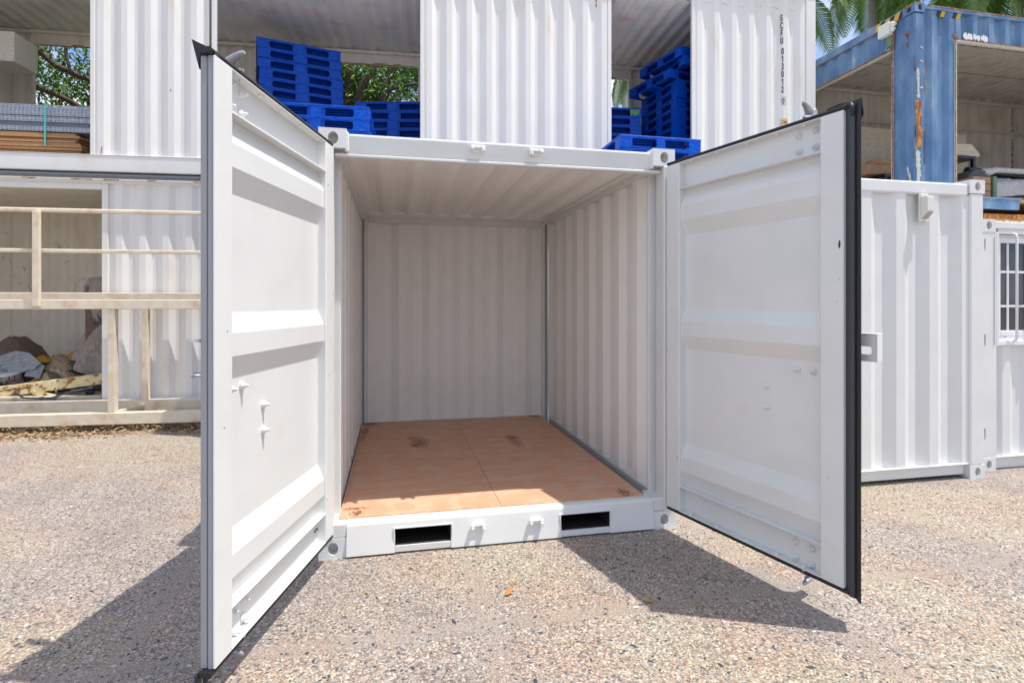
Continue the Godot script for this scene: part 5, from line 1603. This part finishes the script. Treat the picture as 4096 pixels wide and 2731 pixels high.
func multi(called: String, mesh: Mesh, m: Material, xf: Array, cols: Array, parent: Node = self) -> MultiMeshInstance3D:
	var mm := MultiMesh.new()
	mm.transform_format = MultiMesh.TRANSFORM_3D
	mm.use_colors = true
	mm.mesh = mesh
	mm.instance_count = xf.size()
	for i in xf.size():
		mm.set_instance_transform(i, xf[i])
		mm.set_instance_color(i, cols[i])
	var o := MultiMeshInstance3D.new()
	o.multimesh = mm
	o.material_override = m
	o.name = numbered(called) if parent == self else called
	parent.add_child(o, true)
	return o

func leafy_tree(base: Vector3, lean: Vector3, tall: float, label: String, sd: int, spread: float, lmesh: Mesh, limbs := []) -> void:
	var r := RandomNumberGenerator.new()
	r.seed = sd
	var t := thing("leafy_tree", label, "tree", Transform3D(), "leafy trees behind the long white containers")
	var mb := Mb.new()
	var top := base + lean + V(0, tall * .42, 0)
	mb.tube([base, base.lerp(top, .35) + V(.06, 0, .04), base.lerp(top, .7) + V(-.07, 0, 0), top], [.20, .17, .15, .13], 12)
	obj("trunk", mb, M.bark, t)
	for l in limbs:
		var lb := Mb.new()
		var rr := []
		for i in l[1].size():
			rr.append(l[0] * (1.0 - .09 * i))
		lb.tube(l[1], rr, 9)
		obj("branch", lb, M.bark, t)
	var tips := []
	for k in 9:
		var a := TAU * k / 9.0 + r.randf() * .5
		var l := r.randf_range(.6, 1.0) * spread
		var up := r.randf_range(.15, .9) * tall * .5
		var s := base.lerp(top, r.randf_range(.55, 1.0))
		var e := s + V(cos(a) * l, up, sin(a) * l * .7)
		var m1 := s.lerp(e, .35) + V(r.randf_range(-.2, .2), r.randf_range(-.15, .3), r.randf_range(-.2, .2))
		var m2 := s.lerp(e, .7) + V(r.randf_range(-.25, .25), r.randf_range(-.1, .3), r.randf_range(-.2, .2))
		mb = Mb.new()
		mb.tube([s, m1, m2, e], [.095, .07, .045, .015], 8)
		for j in 6:
			var bs: Vector3 = [m1, m2, e, m2, m1, e][j]
			var be := bs + V(r.randf_range(-.8, .8), r.randf_range(-.3, .7), r.randf_range(-.6, .6))
			mb.tube([bs, bs.lerp(be, .5) + V(r.randf_range(-.1, .1), r.randf_range(-.1, .15), 0), be], [.03, .018, .006], 5)
			tips.append(be)
			tips.append(bs.lerp(be, .55))
		tips.append(m2)
		tips.append(e)
		obj("branch", mb, M.bark, t)
	for k in 150:
		tips.append(base + lean + V(r.randf_range(-1.25, 1.25) * spread, tall * r.randf_range(.36, .95), r.randf_range(-.6, .7) * spread))
	var xf := []
	var cols := []
	for p in tips:
		var n := r.randi_range(130, 230)
		var rad := r.randf_range(.35, .75)
		var tone := r.randf_range(.7, 1.25)
		for i in n:
			var d := V(r.randfn(), r.randfn() * .8, r.randfn()) * rad * .55
			var dir := V(r.randf_range(-1, 1), r.randf_range(-.9, .35), r.randf_range(-1, 1)).normalized()
			xf.append(Transform3D(Basis.looking_at(dir, V(r.randf_range(-.3, .3), 1, r.randf_range(-.3, .3)).normalized(), true).scaled(Vector3.ONE * r.randf_range(.7, 1.3)), p + d))
			var g := tone * r.randf_range(.65, 1.35)
			cols.append(Color(.115 * g, .25 * g, .03 * g) if r.randf() > .35 else Color(.24 * g, .36 * g, .035 * g))
	tag(multi("crown", lmesh, M.leaf, xf, cols, t), "", "", "", "stuff")

func frond_mesh(r: RandomNumberGenerator, l: float, droop: float) -> ArrayMesh:
	var mb := Mb.new()
	var pts := []
	for i in 15:
		var f := i / 14.0
		pts.append(V(0, l * (.30 * f - droop * f * f), l * f * (1.0 - .35 * droop * f)))
	mb.tube(pts, [.03, .027, .024, .02, .018, .016, .014, .012, .011, .01, .009, .008, .006, .005, .003], 5)
	var n := 36
	for i in n:
		var f := .12 + .88 * i / n
		var k := f * 14.0
		var p: Vector3 = pts[int(k)].lerp(pts[mini(int(k) + 1, 14)], k - int(k))
		var fw: Vector3 = (pts[mini(int(k) + 1, 14)] - pts[int(k)]).normalized()
		for s in [-1.0, 1.0]:
			var len := l * .26 * sin(PI * clampf(f * .88 + .1, 0, 1)) * r.randf_range(.8, 1.1)
			var dir := (V(s, .15, 0) + fw * .75).normalized()
			var wv := fw * .036
			var m1 := p + dir * len * .5 + V(0, -.06 * len, 0)
			var e := p + dir * len * .85 + V(0, -(.42 + r.randf() * .25) * len, 0)
			mb.quad(p - wv * .6, p + wv * .6, m1 + wv, m1 - wv, Vector3.UP)
			mb.tri(m1 - wv, m1 + wv, e, Vector3.UP)
	return mb.done()

var fronds := []

func palm(base: Vector3, tall: float, label: String, sd: int, n := 15) -> void:
	var r := RandomNumberGenerator.new()
	r.seed = sd
	var t := thing("palm_tree", label, "palm tree", Transform3D(), "palms behind the containers")
	var mb := Mb.new()
	var pts := []
	var rs := []
	for i in 41:
		var f := i / 40.0
		pts.append(base + V(.25 * sin(f * 2.0), tall * f, 0))
		rs.append(lerpf(.17, .12, f) + (.008 if i % 2 == 0 else 0.0))
	mb.tube(pts, rs, 14)
	obj("trunk", mb, M.palm_bark, t)
	var top: Vector3 = pts[40]
	mb = Mb.new()
	mb.tube([top, top + V(0, .5, 0), top + V(0, 1.0, 0)], [.125, .13, .06], 14)
	obj("crownshaft", mb, M.palm_shaft, t)
	for k in n:
		var o := inst("frond", fronds[k % fronds.size()], M.frond, t)
		var yaw := TAU * k * .382 + r.randf_range(-.2, .2)
		var pitch := lerpf(-.95, .55, float(k) / (n - 1)) + r.randf_range(-.1, .1)
		o.position = top + V(0, .85, 0)
		o.rotation = V(pitch * -1.0, yaw, 0)

func build_trees() -> void:
	leaf_mat("leaf")
	var fm := leaf_mat("frond")
	fm.vertex_color_use_as_albedo = false
	fm.albedo_color = Color(.085, .15, .03).linear_to_srgb()
	fm.roughness = .35
	var lm := leaf_mesh(.15, .019)
	leafy_tree(V(-5.9, 0, -9.3), V(.6, 0, 0), 9.0, "leafy tree seen through the upper bay above the steel trays", 3, 2.4, lm, LIMBS_A)
	leafy_tree(V(-.6, 0, -9.4), V(.5, 0, .2), 9.4, "leafy tree with forked dark trunks behind the tall pallet stack", 8, 2.5, lm, LIMBS_B)
	leafy_tree(V(1.9, 0, -10.6), V(-.9, 0, 0), 9.2, "leafy tree seen above the low pallet stack in the wide bay", 15, 2.6, lm)
	var r := RandomNumberGenerator.new()
	r.seed = 77
	for k in 5:
		fronds.append(frond_mesh(r, r.randf_range(2.7, 3.3), r.randf_range(.55, .95)))
	palm(V(15.2, 0, -11.4), 11.6, "palm whose grey ringed trunk rises behind the blue container's corner", 4, 14)
	palm(V(12.2, 0, -11.6), 10.4, "palm drooping over the gap between lettered panel and blue container", 5, 14)
	palm(V(18.6, 0, -9.6), 10.6, "palm with a green shaft above the blue container's long side", 6, 17)
	palm(V(16.9, 0, -10.0), 10.3, "palm drooping over the blue container's top rail", 9, 17)
	palm(V(8.3, 0, -13.0), 8.8, "palm seen through the narrow bay above the small pallet stack", 7, 17)

# ---------------------------------------------------------------- ground
func build_ground() -> void:
	var n := FastNoiseLite.new()
	n.frequency = .55
	n.fractal_octaves = 4
	n.seed = 3
	var xs := []
	var x := -9.0
	while x < 15.0:
		xs.append(x)
		x += .15
	xs = [-400.0, -60.0, -20.0] + xs + [20.0, 60.0, 400.0]
	var zs := []
	x = -13.0
	while x < 7.0:
		zs.append(x)
		x += .15
	zs = [-400.0, -60.0, -25.0] + zs + [20.0, 60.0, 400.0]
	var st := SurfaceTool.new()
	st.begin(Mesh.PRIMITIVE_TRIANGLES)
	for j in zs.size():
		for i in xs.size():
			var f := n.get_noise_2d(xs[i], zs[j])
			var g := n.get_noise_2d(xs[i] * 3.1 + 40, zs[j] * 3.1)
			var c := Color(.90, .88, .86).lerp(Color(1.18, .99, .86), clampf(f * 2.6 + .35, 0, 1)) * (.98 + g * .16)
			c.a = 1.0
			st.set_color(c)
			st.set_normal(Vector3.UP)
			st.set_uv(Vector2(xs[i], zs[j]))
			st.add_vertex(V(xs[i], 0, zs[j]))
	var w := xs.size()
	for j in zs.size() - 1:
		for i in w - 1:
			for k in [j * w + i, j * w + i + 1, (j + 1) * w + i + 1, j * w + i, (j + 1) * w + i + 1, (j + 1) * w + i]:
				st.add_index(k)
	var o := inst("ground", st.commit(), ground_material())
	tag(o, "pinkish grey exposed aggregate yard surface", "", "", "structure")

func pebble_mesh(sd: int) -> ArrayMesh:
	var r := RandomNumberGenerator.new()
	r.seed = sd
	var mb := Mb.new()
	var n := 7
	var top := []
	var mid := []
	for i in n:
		var a := TAU * i / n + r.randf_range(-.2, .2)
		var q := r.randf_range(.75, 1.1)
		mid.append(V(cos(a) * q, 0, sin(a) * q * .75))
		top.append(V(cos(a) * q * .62 + r.randf_range(-.08, .08), r.randf_range(.28, .42), sin(a) * q * .46))
	for i in n:
		var j := (i + 1) % n
		mb.quad(mid[i], mid[j], top[j], top[i], mid[i] + mid[j] + V(0, .4, 0))
		mb.tri(V(0, .42, 0), top[i], top[j], Vector3.UP)
	return mb.done()

func build_litter() -> void:
	var sm := mat("stones", Color(1, 1, 1), .7)
	sm.vertex_color_use_as_albedo = true
	var pal := [Color(.04, .05, .065), Color(.055, .065, .08), Color(.07, .08, .095), Color(.09, .10, .115), Color(.12, .13, .14), Color(.16, .165, .175), Color(.33, .30, .26), Color(.46, .38, .30), Color(.40, .29, .21), Color(.52, .48, .43), Color(.27, .17, .12), Color(.30, .29, .28)]
	var r := RandomNumberGenerator.new()
	r.seed = 42
	for g in 3:
		var xf := []
		var cols := []
		for i in 16000:
			# thicker near where one stands, thinner further off
			var p := V(r.randf_range(-4.5, 6.5), -.0008, r.randf_range(-3.8, 2.6))
			if r.randf() > clampf(1.25 - (3.2 - p.z) * .13, .12, 1):
				continue
			if p.x > -.02 and p.x < 2.35 and p.z < .03 and p.z > -2.96:
				continue
			var s := r.randf_range(.0045, .0105) * (1.0 if r.randf() > .08 else 1.4)
			xf.append(Transform3D(Basis(Vector3.UP, r.randf() * TAU) * Basis(Vector3.RIGHT, r.randf_range(-.2, .2)) * Basis().scaled(V(s * r.randf_range(1.0, 2.0), s * r.randf_range(.5, .9), s)), p))
			var c: Color = pal[r.randi() % pal.size()]
			c = c * r.randf_range(.8, 1.2)
			c.a = 1.0
			cols.append(c)
		tag(multi("gravel", pebble_mesh(60 + g), sm, xf, cols), "small loose stones bedded in the yard surface", "gravel", "", "stuff")
	var lm := mat("dry_leaf", Color(1, 1, 1), .8)
	lm.vertex_color_use_as_albedo = true
	lm.cull_mode = BaseMaterial3D.CULL_DISABLED
	var xf := []
	var cols := []
	var n := FastNoiseLite.new()
	n.frequency = 1.6
	for i in 15000:
		var p := V(r.randf_range(-3.6, 2.2), 0, r.randf_range(-.4, 1.2))
		var edge := .82 - .06 * p.x + .25 * n.get_noise_1d(p.x)
		if p.z > edge or (p.z > edge - .15 and r.randf() > .35):
			continue
		p.y = .004 + r.randf() * .035 * clampf((edge - p.z) * 2.0, .2, 1.6)
		xf.append(FT * Transform3D(Basis.from_euler(V(r.randf_range(-.6, .6), r.randf() * TAU, r.randf_range(-.6, .6))).scaled(Vector3.ONE * r.randf_range(.6, 1.3)), p))
		var k := r.randf_range(.5, 1.3)
		var c: Color = [Color(.30, .18, .09), Color(.42, .29, .16), Color(.20, .11, .06), Color(.50, .38, .24), Color(.36, .24, .13)][r.randi() % 5] * k
		c.a = 1.0
		cols.append(c)
	tag(multi("leaf_litter", leaf_mesh(.075, .011), lm, xf, cols), "dry brown leaf litter along the foot of the cream frame", "leaf litter", "", "stuff")
	var spots := [[V(1.04, .004, .62), Color(.50, .20, .06), "orange brown dead leaf lying before the sill's middle", 1.0], [V(.30, .003, .47), Color(.38, .30, .05), "yellow leaf fragment near the left fork pocket", .42], [V(1.72, .003, .86), Color(.34, .30, .06), "yellow green leaf fragment at the shadow's lower edge", .6], [V(1.98, .003, .95), Color(.40, .33, .12), "pale yellow leaf stalk at the door shadow's edge", .5]]
	for s in spots:
		var mb := Mb.new()
		var k: float = s[3] * .03
		mb.prism([Vector2(-k * 1.5, 0), Vector2(-k, .4 * k), Vector2(-.5 * k, .3 * k), Vector2(-.1 * k, .75 * k), Vector2(.4 * k, .35 * k), Vector2(k, .5 * k), Vector2(1.4 * k, 0), Vector2(.8 * k, -.4 * k), Vector2(.2 * k, -.35 * k), Vector2(-.3 * k, -.7 * k), Vector2(-.8 * k, -.3 * k)], 0, .0015)
		var o := MeshInstance3D.new()
		var src := mb.done()
		o.mesh = src
		o.name = numbered("fallen_leaf")
		var m := mat("leaf_%d" % int(s[0].x * 100), s[1], .7)
		o.material_override = m
		add_child(o, true)
		# laid flat on the ground with one edge curled up
		o.transform = Transform3D(Basis(Vector3.UP, s[0].x * 7) * Basis(Vector3.RIGHT, -PI / 2 + .22), s[0] + V(0, .006, 0))
		tag(o, s[2], "leaf")

# ---------------------------------------------------------------- sky
func sky_image() -> Image:
	var w := 1024
	var h := 512
	var n := FastNoiseLite.new()
	n.frequency = 1.7
	n.fractal_octaves = 6
	n.fractal_gain = .55
	n.seed = 24
	var im := Image.create(w, h, false, Image.FORMAT_RGBF)
	for y in h:
		var el := (0.5 - (y + .5) / h) * PI
		var sy := sin(el)
		var base := Color(.13, .30, .70).lerp(Color(.42, .60, .90), pow(1.0 - clampf(sy, 0, 1), 2.4))
		for x in w:
			var c := base
			if sy > 0.0:
				var az := TAU * (x + .5) / w
				var d := V(cos(el) * cos(az), sy, cos(el) * sin(az))
				var q := d / (sy + .35)
				var f := n.get_noise_3d(q.x, q.y * 1.5, q.z)
				var cl := smoothstep(-.34, .2, f)
				c = base.lerp(Color(1.0, 1.0, 1.03).lerp(Color(.74, .78, .86), smoothstep(.2, .6, f)), cl * .92)
			else:
				c = Color(.34, .31, .28)
			im.set_pixel(x, y, c)
	return im

func _ready() -> void:
	rng.seed = 2024
	# camera: eye height on the yard, upright lens shifted down a little
	var cam := Camera3D.new()
	cam.name = "camera"
	add_child(cam)
	cam.set_frustum(.05 * 2731.0 / 2220.08, Vector2(0, -151.1 / 2220.08 * .05), .05, 900.0)
	cam.position = V(.4348, 1.5336, 3.4987)
	cam.rotation.y = -.2121
	cam.current = true
	# sky
	var env := Environment.new()
	env.background_mode = Environment.BG_SKY
	var sky := Sky.new()
	var pm := PanoramaSkyMaterial.new()
	pm.panorama = ImageTexture.create_from_image(sky_image())
	sky.sky_material = pm
	env.sky = sky
	env.background_energy_multiplier = .98
	env.tonemap_mode = Environment.TONE_MAPPER_LINEAR
	env.tonemap_exposure = 1.22
	env.ssao_enabled = true
	env.ssil_enabled = true
	env.sdfgi_enabled = true
	var we := WorldEnvironment.new()
	we.name = "world_environment"
	we.environment = env
	add_child(we)
	# sun: high, from the front right
	var sun := DirectionalLight3D.new()
	sun.name = "sun"
	add_child(sun)
	sun.look_at_from_position(Vector3.ZERO, V(-.328, -.934, -.145), V(0, 0, 1))
	sun.light_energy = 1.35
	sun.light_color = Color(1.0, .975, .935)
	sun.light_angular_distance = .5
	sun.shadow_enabled = true

	make_materials()
	build_ground()
	build_long_containers()
	build_open_container()
	build_right_containers()
	build_blue_container()
	build_frame()
	build_pallets()
	build_upper_bay()
	build_scrap()
	build_trees()
	build_litter()
